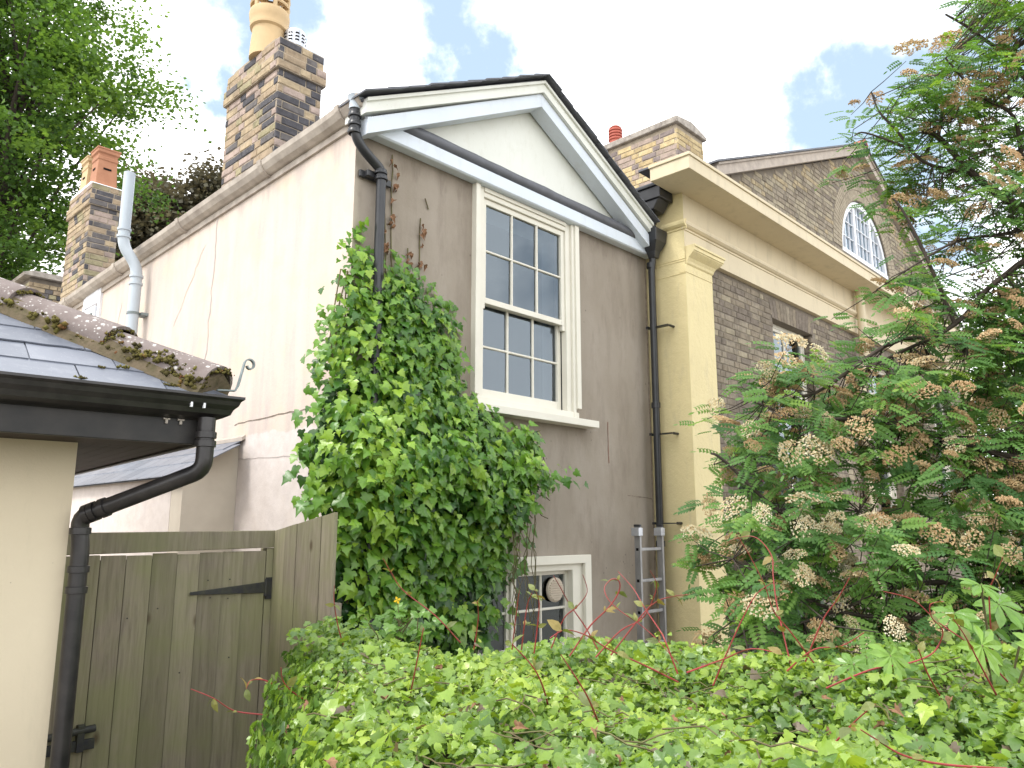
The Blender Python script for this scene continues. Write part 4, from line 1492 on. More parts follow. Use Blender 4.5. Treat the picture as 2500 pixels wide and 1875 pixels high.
# ================================================================== YELLOW AND BRICK HOUSE
hs_ = thing("brick_house", "long brown brick house with yellow pilaster, cream cornice and arched gable window", "house", (9.0, 0, 0))
X0 = 3.82
m = MB()
m.add([(X0, 3.0, 0), (X0, -.47, 0), (X0, -.47, 5.70), (X0, 3.0, 5.70)], [(0, 1, 2, 3)])
m.build("painted_wall", M["yellow"], hs_)
m = MB()
m.box(X0 + .001, 4.37, -.47, -.39, 0, 4.76)
m.build("pilaster", M["yellow"], hs_)
# capital: astragal lines, cyma and fillets
m = MB()
m.box(X0 - .004, 4.375, -.476, -.39, 4.742, 4.757)
m.box(X0 - .002, 4.372, -.473, -.39, 4.757, 4.83)
cy = [(.0, 4.83), (.012, 4.845), (.018, 4.87), (.034, 4.90), (.066, 4.93), (.09, 4.955), (.09, 4.965), (.10, 4.967), (.10, 5.005), (.112, 5.007), (.112, 5.03)]
rg = []
for o, z in cy:
    rg.append([(X0 + .012, -.473 - o, z), (4.372 + o, -.473 - o, z), (4.372 + o, -.39, z), (X0 + .012, -.39, z)])
m.sweep(rg)
for z in (4.73, 4.865, 4.89):
    m.box(X0 - .006, X0 + .002, -.47, -.02, z, z + .008)
m.build("capital", M["yellow"], hs_, bevel=.003)
XE = 15.2
m = MB()
m.box(X0 + .002, XE, -.455, -.30, 4.985, 5.64)
rg = [[(x, -.455 - o, z) for o, z in ((0, 5.215), (.012, 5.22), (.012, 5.238), (.03, 5.245), (.052, 5.265), (.056, 5.285), (.045, 5.31), (.02, 5.322), (0, 5.325))] for x in (X0 - .02, XE)]
m.sweep(rg)
m.build("entablature", M["cream_trim"], hs_)
m = MB()
rg = [[(X0 - o, y, z) for o, z in ((0, 5.215), (.012, 5.22), (.012, 5.238), (.03, 5.245), (.052, 5.265), (.056, 5.285), (.045, 5.31), (.02, 5.322), (0, 5.325))] for y in (-.505, -.22)]
m.sweep(rg)
m.build("moulding", M["yellow"], hs_)
m = MB()
m.box(3.36, XE + .4, -.83, -.37, 5.628, 5.765)
m.box(3.345, XE + .4, -.845, -.36, 5.766, 5.80)
m.build("cornice", M["cream_trim"], hs_, bevel=.004)
m = MB()
m.box(3.40, XE + .4, -.80, -.2, 5.801, 5.822)
m.build("cornice_lead", M["lead"], hs_)

# brick face with window openings
WH = [(5.99, 7.20, 2.2, 4.69), (9.25, 10.46, 2.2, 4.69), (12.5, 13.71, 2.2, 4.69)]
BY = -.39
m = MB()
wall_sheet(m, 4.36, XE, 0, 4.985, BY, .16, WH)
m.add([(XE, BY, 0), (XE, 9, 0), (XE, 9, 5.7), (XE, BY, 5.7)], [(0, 1, 2, 3)])
m.build("wall", M["mortar_grey"], hs_)
solid = lambda cx, cz: not any(a - .02 < cx + 4.37 < b + .02 and c_ < cz < d + .25 for a, b, c_, d in WH)
wb = lambda cx, cz, kd: (4, 4, 4, 1.6, 2, .12) if cz < 4.5 else (3, 2, 4, .6, 4, .05)
lay((4.37, BY, 0.0), (1, 0, 0), 10.6, 1.35, 4.97, PAL_BROWN, wb, hs_, 300, clip=solid, near=lambda p: p.z > 2.7 and p.x < 6.3)
for a, b, c_, d in WH:           # flat arches of upright rubbed bricks, and reveal returns
    n = 14
    for i in range(n):
        f0, f1 = i / n, (i + 1) / n
        sp0, sp1 = (f0 - .5) * .14, (f1 - .5) * .14
        q = [(a - .02 + (b - a + .04) * f0 + .004, d + .002), (a - .02 + (b - a + .04) * f1 - .004, d + .002), (a - .02 + (b - a + .04) * f1 - .004 + sp1, d + .245), (a - .02 + (b - a + .04) * f0 + .004 + sp0, d + .245)]
        m = MB()
        m.prism(q, BY - .008, BY + .02)
        m.build("arch_brick", random.choices(PAL_BROWN, (2, 1, 4, 0, 5, 0))[0], hs_)
    m = MB()
    z = c_
    while z < d - .02:
        m.box(b - .012, b + .0, BY + .012, BY + .155, z + .005, z + .070)
        z += .075
    m.build("reveal_bricks", PAL_BROWN[2], hs_, kind="stuff")
    m = MB()
    yy = BY + .115
    m.box(a, a + .05, yy, yy + .1, c_, d)
    m.box(b - .05 - .012, b - .012, yy, yy + .1, c_, d)
    m.box(a + .05, b - .062, yy, yy + .1, d - .05, d)
    w = m.build("sash_window", M["window_cream"], hs_, bevel=.004)
    sash(w, a + .05, b - .062, 3.79, d - .05, yy + .01, 2, 2, .042, .04, .045, .022, .04)
    sash(w, a + .05, b - .062, 2.6, 3.83, yy + .055, 2, 2, .042, .045, .06, .022, .04)
    m = MB()
    m.box(a - .05, b + .04, BY - .05, yy + .1, 2.2, 2.28)
    m.build("sill", M["cream_trim"], w)
    m = MB()
    rv = [(x, y, z) for z in (2.2, 4.7) for x, y in ((a, yy + .102), (b, yy + .102), (b, yy + 1.2), (a, yy + 1.2))]
    m.add(rv, [(0, 1, 2, 3), (7, 6, 5, 4), (1, 5, 6, 2), (2, 6, 7, 3), (3, 7, 4, 0)])
    m.build("room", M["room_dark"], w)
    m = MB()
    rg = []
    for i in range(13):
        x = b - .60 + i * .04
        rg.append([(x, yy + .22 + .025 * (i % 2), 2.3), (x, yy + .22 + .025 * (i % 2), 4.66)])
    m.sweep([[r[0] for r in rg], [r[1] for r in rg]], caps=False, closed=False)
    m.build("curtain", M["curtain"], w)

# gable above the cornice
GYY = -.30
GA, GZ = 9.90, 8.36              # apex of the brickwork
SL = .425
m = MB()
gl_, gr_ = 4.87, 14.93
gb = 5.80
cxf, czf, rf = 9.93, 6.42, 1.06
outer = [(gl_, gb), (gr_, gb), (gr_, GZ - SL * (gr_ - GA)), (GA, GZ), (gl_, GZ - SL * (GA - gl_))]
# two halves so the fanlight opening stays open
arc = [(cxf + rf * math.cos(a), czf + rf * math.sin(a)) for a in [PI * i / 24 for i in range(25)]]
left = [(gl_, gb), (cxf - rf, gb), (cxf - rf, czf)] + arc[::-1][1:13] + [(cxf, GZ - SL * abs(GA - cxf) - .0), (gl_, GZ - SL * (GA - gl_))]
right = [(cxf + rf, gb), (gr_, gb), (gr_, GZ - SL * (gr_ - GA)), (cxf, GZ - SL * abs(GA - cxf))] + arc[:13][::-1][:-1] + [(cxf + rf, czf)]
for poly in (left, right):
    m.add([(x, GYY, z) for x, z in poly], [tuple(range(len(poly)))])
m.add([(cxf - rf, GYY, gb), (cxf + rf, GYY, gb), (cxf + rf, GYY, czf - .03), (cxf - rf, GYY, czf - .03)], [(0, 1, 2, 3)])
m.build("gable_wall", M["mortar_grey"], hs_)


def gclip(cx, cz):
    x, z = gl_ + cx, gb + cz
    if z + .04 > GZ - SL * abs(GA - x) - .02:
        return False
    if z < czf + .0:
        return not (cxf - rf - .02 < x < cxf + rf + .02)
    return math.hypot(x - cxf, z - czf) > 1.44


def gw(cx, cz, kd):
    x, z = gl_ + cx, gb + cz
    dz = GZ - SL * abs(GA - x) - z
    lightn = 2.6 if (dz < .42 and int(cx / .34 + cz * 6) % 3 != 0) else 0.15
    return (2, 4, 1.5, 4, .8, lightn * 2.6)


lay((gl_, GYY, gb), (1, 0, 0), gr_ - gl_, 0, 2.6, PAL_BROWN, gw, hs_, 0, clip=gclip)
for i in range(56):              # arch ring of header bricks
    a0, a1 = PI * i / 56 + .004, PI * (i + 1) / 56 - .004
    for r0, r1 in ((1.075, 1.245), (1.255, 1.42)):
        q = [(cxf + r0 * math.cos(a0), czf + r0 * math.sin(a0)), (cxf + r1 * math.cos(a0), czf + r1 * math.sin(a0)), (cxf + r1 * math.cos(a1), czf + r1 * math.sin(a1)), (cxf + r0 * math.cos(a1), czf + r0 * math.sin(a1))]
        m = MB()
        m.prism(q, GYY - .010, GYY + .02)
        m.build("arch_brick", M["gauged"], hs_)
# fanlight
m = MB()
yy = GYY + .02
n = 28
ro, ri = rf - .005, rf - .10
rg = []
for i in range(n + 1):
    a = PI * i / n
    rg.append([(cxf + r * math.cos(a), y_, czf + r * math.sin(a)) for r, y_ in ((ro, yy), (ri, yy), (ri, yy + .08), (ro, yy + .08))])
m.sweep(rg)
m.box(cxf - rf, cxf + rf, yy - .01, yy + .09, czf - .03, czf + .05)
for x in (-.36, .36):
    zt = math.sqrt(ri * ri - x * x)
    m.box(cxf + x - .04, cxf + x + .04, yy + .004, yy + .078, czf + .05, czf + zt + .02)
fan = m.build("fanlight", M["upvc"], hs_, label="half-round white fanlight window")
m = MB()
for x in (-.78, -.58, -.18, 0.0, .18, .58, .78):
    zt = math.sqrt(max(0, ri * ri - x * x))
    m.box(cxf + x - .006, cxf + x + .006, yy + .02, yy + .06, czf + .05, czf + zt + .01)
for z in (.30, .56, .80):
    xx = math.sqrt(max(0, ri * ri - z * z))
    m.box(cxf - xx, cxf + xx, yy + .022, yy + .058, czf + z - .006, czf + z + .006)
m.build("glazing_bars", M["upvc"], fan)
circ = [(ri * math.cos(PI * i / 24), ri * math.sin(PI * i / 24)) for i in range(25)]
cols_ = [-.96, -.78, -.58, -.36, -.18, 0, .18, .36, .58, .78, .96]
rows_ = [.05, .30, .56, .80, .96]
for i in range(len(cols_) - 1):
    for k in range(len(rows_) - 1):
        q = [(cols_[i], rows_[k]), (cols_[i + 1], rows_[k]), (cols_[i + 1], rows_[k + 1]), (cols_[i], rows_[k + 1])]
        for j in range(24):
            a = PI * (j + .5) / 24
            q = clip_half(q, math.cos(a), math.sin(a), ri * math.cos(PI / 48))
            if len(q) < 3:
                break
        if len(q) >= 3:
            m = MB()
            m.add([(cxf + x, yy + .045, czf + z) for x, z in q], [tuple(range(len(q)))])
            m.build("pane", M["glass"], fan)
m = MB()
m.box(cxf - 1.06, cxf + 1.06, yy + .12, yy + .13, czf - .1, czf + 1.1)
m.build("reflection_sheet", simple("painted_sky_reflection", (0.78, 0.82, 0.88), (0.74, 0.78, 0.84), 2, 0.9, 0, 10, 0.1), fan)  # pale sheet added behind the panes, sky reflection put into its colour
# verge boards, roof
m = MB()
for sd in (-1, 1):
    xa = gl_ - .12 if sd < 0 else gr_ + .12
    za = GZ - SL * abs(GA - xa)
    m.prism([(xa, za + .0), (GA, GZ + .0), (GA, GZ + .13), (xa, za + .13)], GYY - .10, GYY - .002)
    m.prism([(xa, za + .131), (GA, GZ + .131), (GA, GZ + .16), (xa, za + .16)], GYY - .125, GYY - .002)
m.build("verge_board", M["pale_stone"], hs_)
m = MB()
for sd in (-1, 1):
    xa = gl_ - .2 if sd < 0 else gr_ + .2
    za = GZ - SL * abs(GA - xa)
    m.prism([(xa, za + .165), (GA, GZ + .165), (GA, GZ + .19), (xa, za + .19)], GYY - .15, 9.0)
m.build("roof", M["slate"], hs_)
for k in range(6):
    m = MB()
    ya = GYY - .16 + k * .45
    m.prism([(GA - .13, GZ + .15), (GA, GZ + .25), (GA + .13, GZ + .15), (GA + .11, GZ + .13), (GA, GZ + .2), (GA - .11, GZ + .13)], ya, ya + .44)
    m.build("ridge_tile", M["red_pot"], hs_)
# straw brick stack behind the cornice
ch = MB()
ch.box(5.096, 5.76, .328, 2.6, 5.7, 7.25)
c4 = ch.build("chimney", M["mortar_buff"], hs_, label="wide straw-coloured brick stack with a stone coping")
wy_ = lambda cx, cz, kd: (5, 4, 1.2, .5) if cz < 1.0 else (2, 2, 4, 2.5)
lay((5.096, 2.6, 5.78), (0, -1, 0), 2.27, 0, 1.47, PAL_YEL, wy_, c4, 230)
lay((5.096, .328, 5.78), (1, 0, 0), .66, 0, 1.47, PAL_YEL, (1.5, 2, 2, 2), c4, 60)
for k in range(2):
    m = MB()
    ya = .28 + k * 1.2
    m.prism([(5.045, 7.252), (5.80, 7.252), (5.81, 7.30), (5.42, 7.385), (5.035, 7.33)], ya, ya + 1.19)
    m.build("coping_stone", M["stone"], c4, bevel=.01)
for y in (1.50, 2.25):
    m = MB()
    m.lathe([(.085, 7.33), (.085, 7.55)] + sum([[(.10, 7.555 + i * .045), (.10, 7.58 + i * .045), (.082, 7.582 + i * .045), (.082, 7.598 + i * .045)] for i in range(4)], []) + [(.09, 7.74), (.06, 7.77), (0.0, 7.775)], 5.40, y, 20)
    m.build("chimney_pot", M["red_pot"], c4, smooth=True)
m = MB()
m.lathe([(.03, 7.35), (.03, 7.44), (.12, 7.47), (.14, 7.50), (.11, 7.54), (0, 7.56)], 5.22, 1.93, 18)
m.build("cowl", M["black_pipe"], c4, smooth=True)
# cream downpipe on the brick house
dp2 = thing("cream_downpipe", "cream painted downpipe running up the brick house to the cornice soffit", "drainpipe", (8.66, -.53, 0))
m = MB()
m.tube([(8.70, -.55, 5.63), (8.70, -.55, 4.55), (8.66, -.48, 4.40), (8.66, -.48, .1)], .062, 14)
m.build("pipe", M["cream_trim"], dp2, smooth=True)
for x, y, z in ((8.70, -.55, 4.63), (8.70, -.55, 4.56), (8.66, -.48, 4.2)):
    m = MB()
    m.lathe([(.063, z - .03), (.082, z - .026), (.082, z + .02), (.063, z + .03)], x, y, 14, caps=False)
    m.build("collar", M["cream_trim"], dp2, smooth=True)
for z in (4.15, 3.4):
    m = MB()
    m.box(8.50, 8.86, -.45, -.395, z - .03, z + .03)
    m.build("pipe_bracket", M["cream_trim"], dp2)
m = MB()
m.box(14.55, XE, -.47, -.389, 0, 4.98)
m.build("pilaster", M["yellow"], hs_)

# ================================================================== PLANTS
CAMN = np.array(CAM)


def rand_unit(n):
    v = rng.normal(size=(n, 3))
    return v / np.linalg.norm(v, axis=1, keepdims=True)


def plant_leaves(parent, tpls, mat, P, Nn, Tt, S, tone, n_obj=300, name="leaf", score=None):
    """the n_obj leaves that show largest become objects, the rest one joined foliage part"""
    d = np.linalg.norm(P - CAMN, axis=1)
    sc_ = S / d
    if score is not None:
        sc_ = sc_ * score
    order = np.argsort(-sc_)
    a, b = order[:n_obj], order[n_obj:]
    leaf_objects(name, tpls, mat, parent, P[a], Nn[a], Tt[a], S[a], tone[a])
    if len(b):
        V, T, To = scatter(tpls, P[b], Nn[b], Tt[b], S[b], tone[b])
        np_mesh("foliage", V, T, mat, parent, To, kind="stuff")


# ---- ivy on the cottage corner
ivy = thing("wall_ivy", "thick glossy green ivy climbing the corner of the cottage below the upper window", "ivy", (.2, -.3, 0))
IV = [(.0, 4.10), (-.06, 3.81), (-.14, 3.36), (-.20, 3.10), (-.20, 2.84), (-.25, 2.62), (-.27, 2.42), (-.20, 2.28), (-.16, 2.14), (-.12, 1.99), (-.08, 1.2), (1.25, 1.2), (1.42, 1.68), (1.50, 2.05), (1.56, 2.36),
      (1.90, 2.56), (1.78, 2.66), (1.56, 2.86), (1.36, 2.99), (1.08, 3.03), (.90, 3.05), (.88, 3.24), (.87, 3.66), (.70, 3.84), (.48, 4.0), (.36, 4.03), (.28, 3.80), (.14, 3.80), (.10, 4.08)]


def ivy_thick(z):
    return np.interp(z, [1.2, 1.9, 2.2, 2.5, 2.9, 3.15, 3.5, 4.1], [.14, .20, .36, .46, .32, .20, .17, .10])


P, Nn, Tt, S, tone = [], [], [], [], []
cl = sample_poly(IV, 1500)
cl = np.array([c_ for c_ in cl if rng.random() < np.interp(c_[1], [1.2, 2.2, 2.6, 3.0, 3.1], [.34, .40, .60, .66, .9])])
for (x, z) in cl:
    th = float(ivy_thick(z))
    up = z > 3.0 + rng.normal(0, .28)
    edge = rng.random()
    if up:
        y = -th * (0.35 + .65 * math.sqrt(edge)) + .02
    else:
        y = -th * (.15 + .95 * edge)
    if x < 0.02:
        y = -th * (.9 * edge) + .06
    nl = int(rng.integers(6, 10)) if up else int(rng.integers(10, 15))
    R_ = .07 if up else .085
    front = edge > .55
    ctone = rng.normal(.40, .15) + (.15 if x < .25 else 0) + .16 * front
    yaw_ = rng.normal(0, .5)
    sz_ = 1.0 if up else rng.uniform(.8, 1.25)
    for q in range(nl):
        if up:
            off_ = rng.normal(size=3) * np.array([R_, .04, R_ * .8])
        else:                    # a hanging tuft: lighter leaves at its top, darker ones fanning below
            f = q / nl
            w = .03 + .10 * math.sqrt(f)
            off_ = np.array([rng.normal(0, w), rng.normal(0, .03) + .05 * f, .05 - .17 * f + rng.normal(0, .02)])
        p = np.array([x, y, z]) + off_
        if p[0] > 0 and p[1] > -.012:
            p[1] = -.012
        n_ = np.array([-.35 if x < .1 else .12 * yaw_, -1.0, .55]) + rng.normal(size=3) * np.array([.42, .25, .32])
        if x < -.02:
            n_ = np.array([-1.0, -.5, .5]) + rng.normal(size=3) * .35
        tip = np.array([off_[0] * (3.2 if up else 7), -.25, -.9 + off_[2] * 1.5]) + rng.normal(size=3) * .3
        P.append(p); Nn.append(n_); Tt.append(tip)
        S.append(rng.uniform(.042, .074) if up else sz_ * rng.uniform(.058, .096) * (.72 if q < 2 else 1))
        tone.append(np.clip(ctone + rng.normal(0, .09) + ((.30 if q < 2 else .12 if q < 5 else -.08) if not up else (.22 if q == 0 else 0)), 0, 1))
# strays: tip above, arm to the right, tendril left of the window
for (xa, za, xb, zb, n) in ((.02, 4.05, .06, 4.28, 10), (-.06, 4.0, -.1, 4.15, 6), (.36, 4.0, .40, 4.20, 8), (.93, 3.9, 1.02, 3.35, 34), (1.5, 2.5, 2.02, 2.52, 34), (.9, 3.2, 1.0, 3.02, 20), (.45, 4.0, .75, 3.95, 12), (1.05, 3.02, 1.75, 2.78, 40), (1.05, 3.05, 1.2, 3.2, 8)):
    for i in range(n):
        f = rng.random()
        P.append(np.array([xa + (xb - xa) * f, -.03 - .22 * (xb > 1.2), za + (zb - za) * f]) + rng.normal(size=3) * np.array([.03, .03, .03]))
        P[-1][1] = min(P[-1][1], -.012)
        Nn.append(np.array([0, -1, .4]) + rng.normal(size=3) * .35)
        Tt.append(np.array([0, -.2, -1.0]) + rng.normal(size=3) * .4)
        S.append(rng.uniform(.04, .07)); tone.append(np.clip(rng.normal(.6, .15), 0, 1))
q = sample_poly([c_ for c_ in IV if c_[1] < 3.2] + [(.4, 3.2)], 2600)      # dark inner leaves: shade of the gaps put into their tone
for x, z in q:
    P.append(np.array([x, -.02 - .07 * rng.random(), z])); Nn.append(np.array([0, -1, .25]) + rng.normal(size=3) * .3)
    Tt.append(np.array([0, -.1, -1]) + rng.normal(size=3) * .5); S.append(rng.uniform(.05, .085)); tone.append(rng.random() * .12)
P, Nn, Tt, S, tone = map(np.array, (P, Nn, Tt, S, tone))
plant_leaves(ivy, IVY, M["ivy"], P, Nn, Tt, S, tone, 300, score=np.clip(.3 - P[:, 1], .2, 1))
m = MB()
for k in range(26):              # stems on the wall and loose vines on the right
    x = random.uniform(-.05, 1.2)
    p = [(x, -.015, .4)]
    z = .4
    while z < (3.9 if x < .5 else 2.9):
        z += .25
        x += random.uniform(-.07, .06)
        p.append((x, -.012 - random.random() * .02, z))
    m.tube(p, [.014 - .010 * i / len(p) for i in range(len(p))], 5)
for k in range(16):
    x, z = random.uniform(1.05, 1.5), random.uniform(2.6, 2.95)
    p = [(x, -.2, z)]
    for i in range(7):
        x += random.uniform(-.02, .12)
        z += random.uniform(-.13, .04)
        p.append((x, -.2 - random.random() * .12, z))
    m.tube(p, .004, 4)
for k in range(12):
    x = random.uniform(1.32, 1.62)
    p = [(x, -.33, 2.4 - k * .03)]
    for i in range(8):
        p.append((x + random.uniform(-.03, .03), -.33 + random.uniform(-.03, .03), p[-1][2] - .11))
    m.tube(p, .004, 4)
m.build("stems", M["ivy_stem"], ivy)

# ---- dried creeper stems left on the brown wall
dead = thing("dead_creeper", "dried brown creeper stems with curled leaves on the brown wall beside the black pipe", "creeper", (.4, -.02, 3.9))
m = MB()
vines = [[(.325, 4.93), (.335, 4.80), (.325, 4.66), (.34, 4.45), (.335, 4.3), (.345, 4.1), (.365, 3.9)], [(.245, 4.60), (.275, 4.42), (.285, 4.25), (.295, 4.1), (.30, 3.92)],
         [(.62, 4.50), (.615, 4.36), (.62, 4.2), (.615, 4.05), (.63, 3.9)], [(.50, 4.22), (.505, 4.08), (.495, 3.95), (.49, 3.85)], [(.66, 4.68), (.70, 4.60)]]
for v in vines:
    m.tube([(x, -.008 - .006 * random.random(), z) for x, z in v], .005, 5)
m.build("stem", M["ivy_stem"], dead)
tp = [ivy_tpl(1, .6, .9, 9), ivy_tpl(.8, .8, .7, 10)]
pp = np.array([(x + rng.normal(0, .012), -.025 - rng.random() * .02, z + rng.normal(0, .015)) for x, z in [(.325, 4.88), (.33, 4.84), (.345, 4.76), (.33, 4.67), (.325, 4.655), (.345, 4.58), (.33, 4.38), (.335, 4.37), (.345, 4.35), (.28, 4.25), (.285, 4.22), (.30, 4.17), (.29, 4.15), (.615, 4.45), (.61, 4.40), (.62, 4.36), (.63, 4.32), (.62, 4.13), (.61, 4.11), (.635, 4.12), (.60, 4.10), (.505, 4.19), (.51, 4.16), (.50, 4.11), (.495, 4.09)]])
nn = len(pp)
leaf_objects("leaf", tp, M["dead"], dead, pp, np.array([0, -1, .2]) + rng.normal(size=(nn, 3)) * .6, np.array([0, 0, -1]) + rng.normal(size=(nn, 3)) * .7, rng.uniform(.035, .06, nn), rng.random(nn), 1)

# ---- ivy hedge in the foreground
hedge = thing("ivy_hedge", "broad flat-topped hedge smothered in bright yellow-green ivy across the foreground", "hedge", gpt(.6, 2.6, 0))


def hedge_top(s, d):
    z = 1.575 + .05 * np.sin(s * 2.3 + .6) * np.sin(d * 1.7) + .035 * np.sin(s * 5.1 + d * 3.0) + .02 * np.sin(s * 11 - d * 7)
    z = z - .05 * np.clip(d - 3.0, 0, 1) + .04 * np.clip(s - 1.2, 0, 1) * np.clip(2.6 - d, 0, 1)
    return z


def hedge_left(d):
    return np.interp(d, [1.3, 2.0, 2.4, 3.0, 3.6, 4.1], [-.40, -.52, -.66, -.80, -.92, -.88])


n = 52000
d = 1.5 + rng.random(n) * 2.3
s = hedge_left(d) + rng.random(n) * (3.1 - hedge_left(d))
hole = np.sin(s * 7.3 + 2.1 * np.sin(d * 3.1)) * np.sin(d * 6.1 + 1.7 * np.sin(s * 4.3)) + .6 * np.sin(s * 17 + d * 5) * np.sin(d * 19 - s * 3)
keep = (np.abs(s) < d * .80 + .25) & (hole < rng.uniform(.40, 1.15, n))
s, d = s[keep], d[keep]
n = len(s)
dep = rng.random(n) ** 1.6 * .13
lump = np.sin(s * 9 + 2 * np.sin(d * 6)) * np.sin(d * 8 + s * 3)
z = hedge_top(s, d) - dep + .02 * lump
edge_fall = np.clip(1 - (s - hedge_left(d)) / .22, 0, 1)
z -= .25 * edge_fall ** 2 * rng.random(n)
P1 = garden(s, d, z)
N1 = np.array([0, 0, 1.0]) - .35 * GF + rng.normal(size=(n, 3)) * np.array([.62, .62, .28])
N1 -= edge_fall[:, None] * GR * .9
T1 = rand_unit(n) * np.array([1, 1, .35]) - .35 * GF + np.array([0, 0, -.15])
big = np.clip((s - .3) * .35, 0, .5) * np.clip(2.9 - d, 0, 1)
S1 = rng.choice([.6, .8, 1, 1.25, 1.7], n) * rng.uniform(.019, .031, n) * (1 + big * .6) * np.where(rng.random(n) < .08, 1.35, 1)
patch = .5 + .5 * np.sin(s * 3.1 + 1.3) * np.sin(d * 2.6 + s)
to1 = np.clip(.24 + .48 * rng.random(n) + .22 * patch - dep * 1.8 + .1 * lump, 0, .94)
to1 = np.where(rng.random(n) < .02, 1.0, to1)
z_up = rng.random(n) < .03
P1[z_up, 2] += rng.uniform(.02, .07, z_up.sum())
# the hedge's end, dropping to the left beside the gate
n2 = 9000
d2 = 1.6 + rng.random(n2) * 2.3
z2 = .55 + rng.random(n2) * 1.02
s2 = hedge_left(d2) - .05 + rng.random(n2) ** 2 * .16 + .05 * np.sin(d2 * 9 + z2 * 6)
P2 = garden(s2, d2, z2)
N2 = -GR + np.array([0, 0, .35]) - .3 * GF + rng.normal(size=(n2, 3)) * .4
T2 = np.array([0, 0, -1.0]) + rng.normal(size=(n2, 3)) * .45
S2 = rng.uniform(.026, .042, n2)
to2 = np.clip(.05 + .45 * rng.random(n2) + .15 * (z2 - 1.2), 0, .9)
# mound of ivy against the fence and the far edge
n3 = 6500
d3 = 3.45 + rng.random(n3) * .75
s3 = -.95 + rng.random(n3) ** 1.2 * 3.6
ht = 1.57 + .06 * np.exp(-((s3 + .95) / .28) ** 2) + .05 * np.sin(s3 * 4)
z3 = ht - rng.random(n3) ** 1.5 * .35 - .10 * (d3 - 3.45) * (s3 > -.7)
P3 = garden(s3, d3, z3)
N3 = np.array([0, 0, .9]) - .6 * GF + rng.normal(size=(n3, 3)) * .45
T3 = rand_unit(n3) * np.array([1, 1, .4]) - .4 * GF
S3 = rng.uniform(.026, .042, n3)
to3 = np.clip(.25 + .45 * rng.random(n3), 0, .9)
Pa = np.vstack([P1, P2, P3]); Na = np.vstack([N1, N2, N3]); Ta = np.vstack([T1, T2, T3])
Sa = np.concatenate([S1, S2, S3]); toa = np.concatenate([to1, to2, to3])
sc_vis = np.concatenate([np.where((dep < .04) & (np.abs(s) < d * .62) & (d > 1.62), 1, .15), np.full(n2, .2), np.full(n3, .5)])
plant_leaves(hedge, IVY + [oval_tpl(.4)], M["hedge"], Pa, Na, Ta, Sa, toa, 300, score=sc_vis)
m = MB()                          # dark woody body under the leaves
grid_s, grid_d = np.linspace(-1.2, 3.2, 30), np.linspace(1.2, 3.9, 18)
vs = []
for dd in grid_d:
    for ss in grid_s:
        s_ = max(ss, float(hedge_left(dd)) + .10)
        vs.append(gpt(s_, dd, float(hedge_top(s_, dd)) - .17 + random.uniform(-.02, .02)))
fs = []
for i in range(len(grid_d) - 1):
    for j in range(len(grid_s) - 1):
        fs.append((i * 30 + j, i * 30 + j + 1, (i + 1) * 30 + j + 1, (i + 1) * 30 + j))
m.add(vs, fs)
for i in range(len(grid_d) - 1):
    a, b = vs[i * 30], vs[(i + 1) * 30]
    m.add([a, b, (b[0], b[1], .1), (a[0], a[1], .1)], [(0, 1, 2, 3)])
for j in range(29):
    a, b = vs[17 * 30 + j], vs[17 * 30 + j + 1]
    m.add([a, b, (b[0], b[1], .1), (a[0], a[1], .1)], [(0, 1, 2, 3)])
m.build("woody_core", simple("dark_twigs", (0.035, 0.04, 0.016), (0.06, 0.045, 0.025), 18, 0.95, 0.7, 40, 0.1, bdist=.02), hedge, smooth=True)
m = MB()
for k in range(300):
    s_, d_ = random.uniform(-.8, 1.6), random.uniform(1.6, 3.4)
    if s_ < hedge_left(d_) + .1:
        continue
    z_ = float(hedge_top(s_, d_)) - random.uniform(-.012, .06)
    p = [gpt(s_, d_, z_)]
    a = random.uniform(0, 6.28)
    for i in range(4):
        a += random.uniform(-.6, .6)
        s_ += .04 * math.cos(a)
        d_ += .04 * math.sin(a)
        z_ += random.uniform(-.015, .018)
        p.append(gpt(s_, d_, z_))
    m.tube(p, .0022, 4)
m.build("twigs", M["ivy_stem"], hedge, kind="stuff")
m_ = 34
ss, dd = rng.uniform(-.6, 1.3, m_), rng.uniform(1.65, 3.0, m_)
leaf_objects("dead_leaf", tp, M["dead"], hedge, garden(ss, dd, hedge_top(ss, dd) + .005), np.array([0, 0, 1.0]) + rng.normal(size=(m_, 3)) * .5, rand_unit(m_), rng.uniform(.018, .034, m_), rng.random(m_), 1)

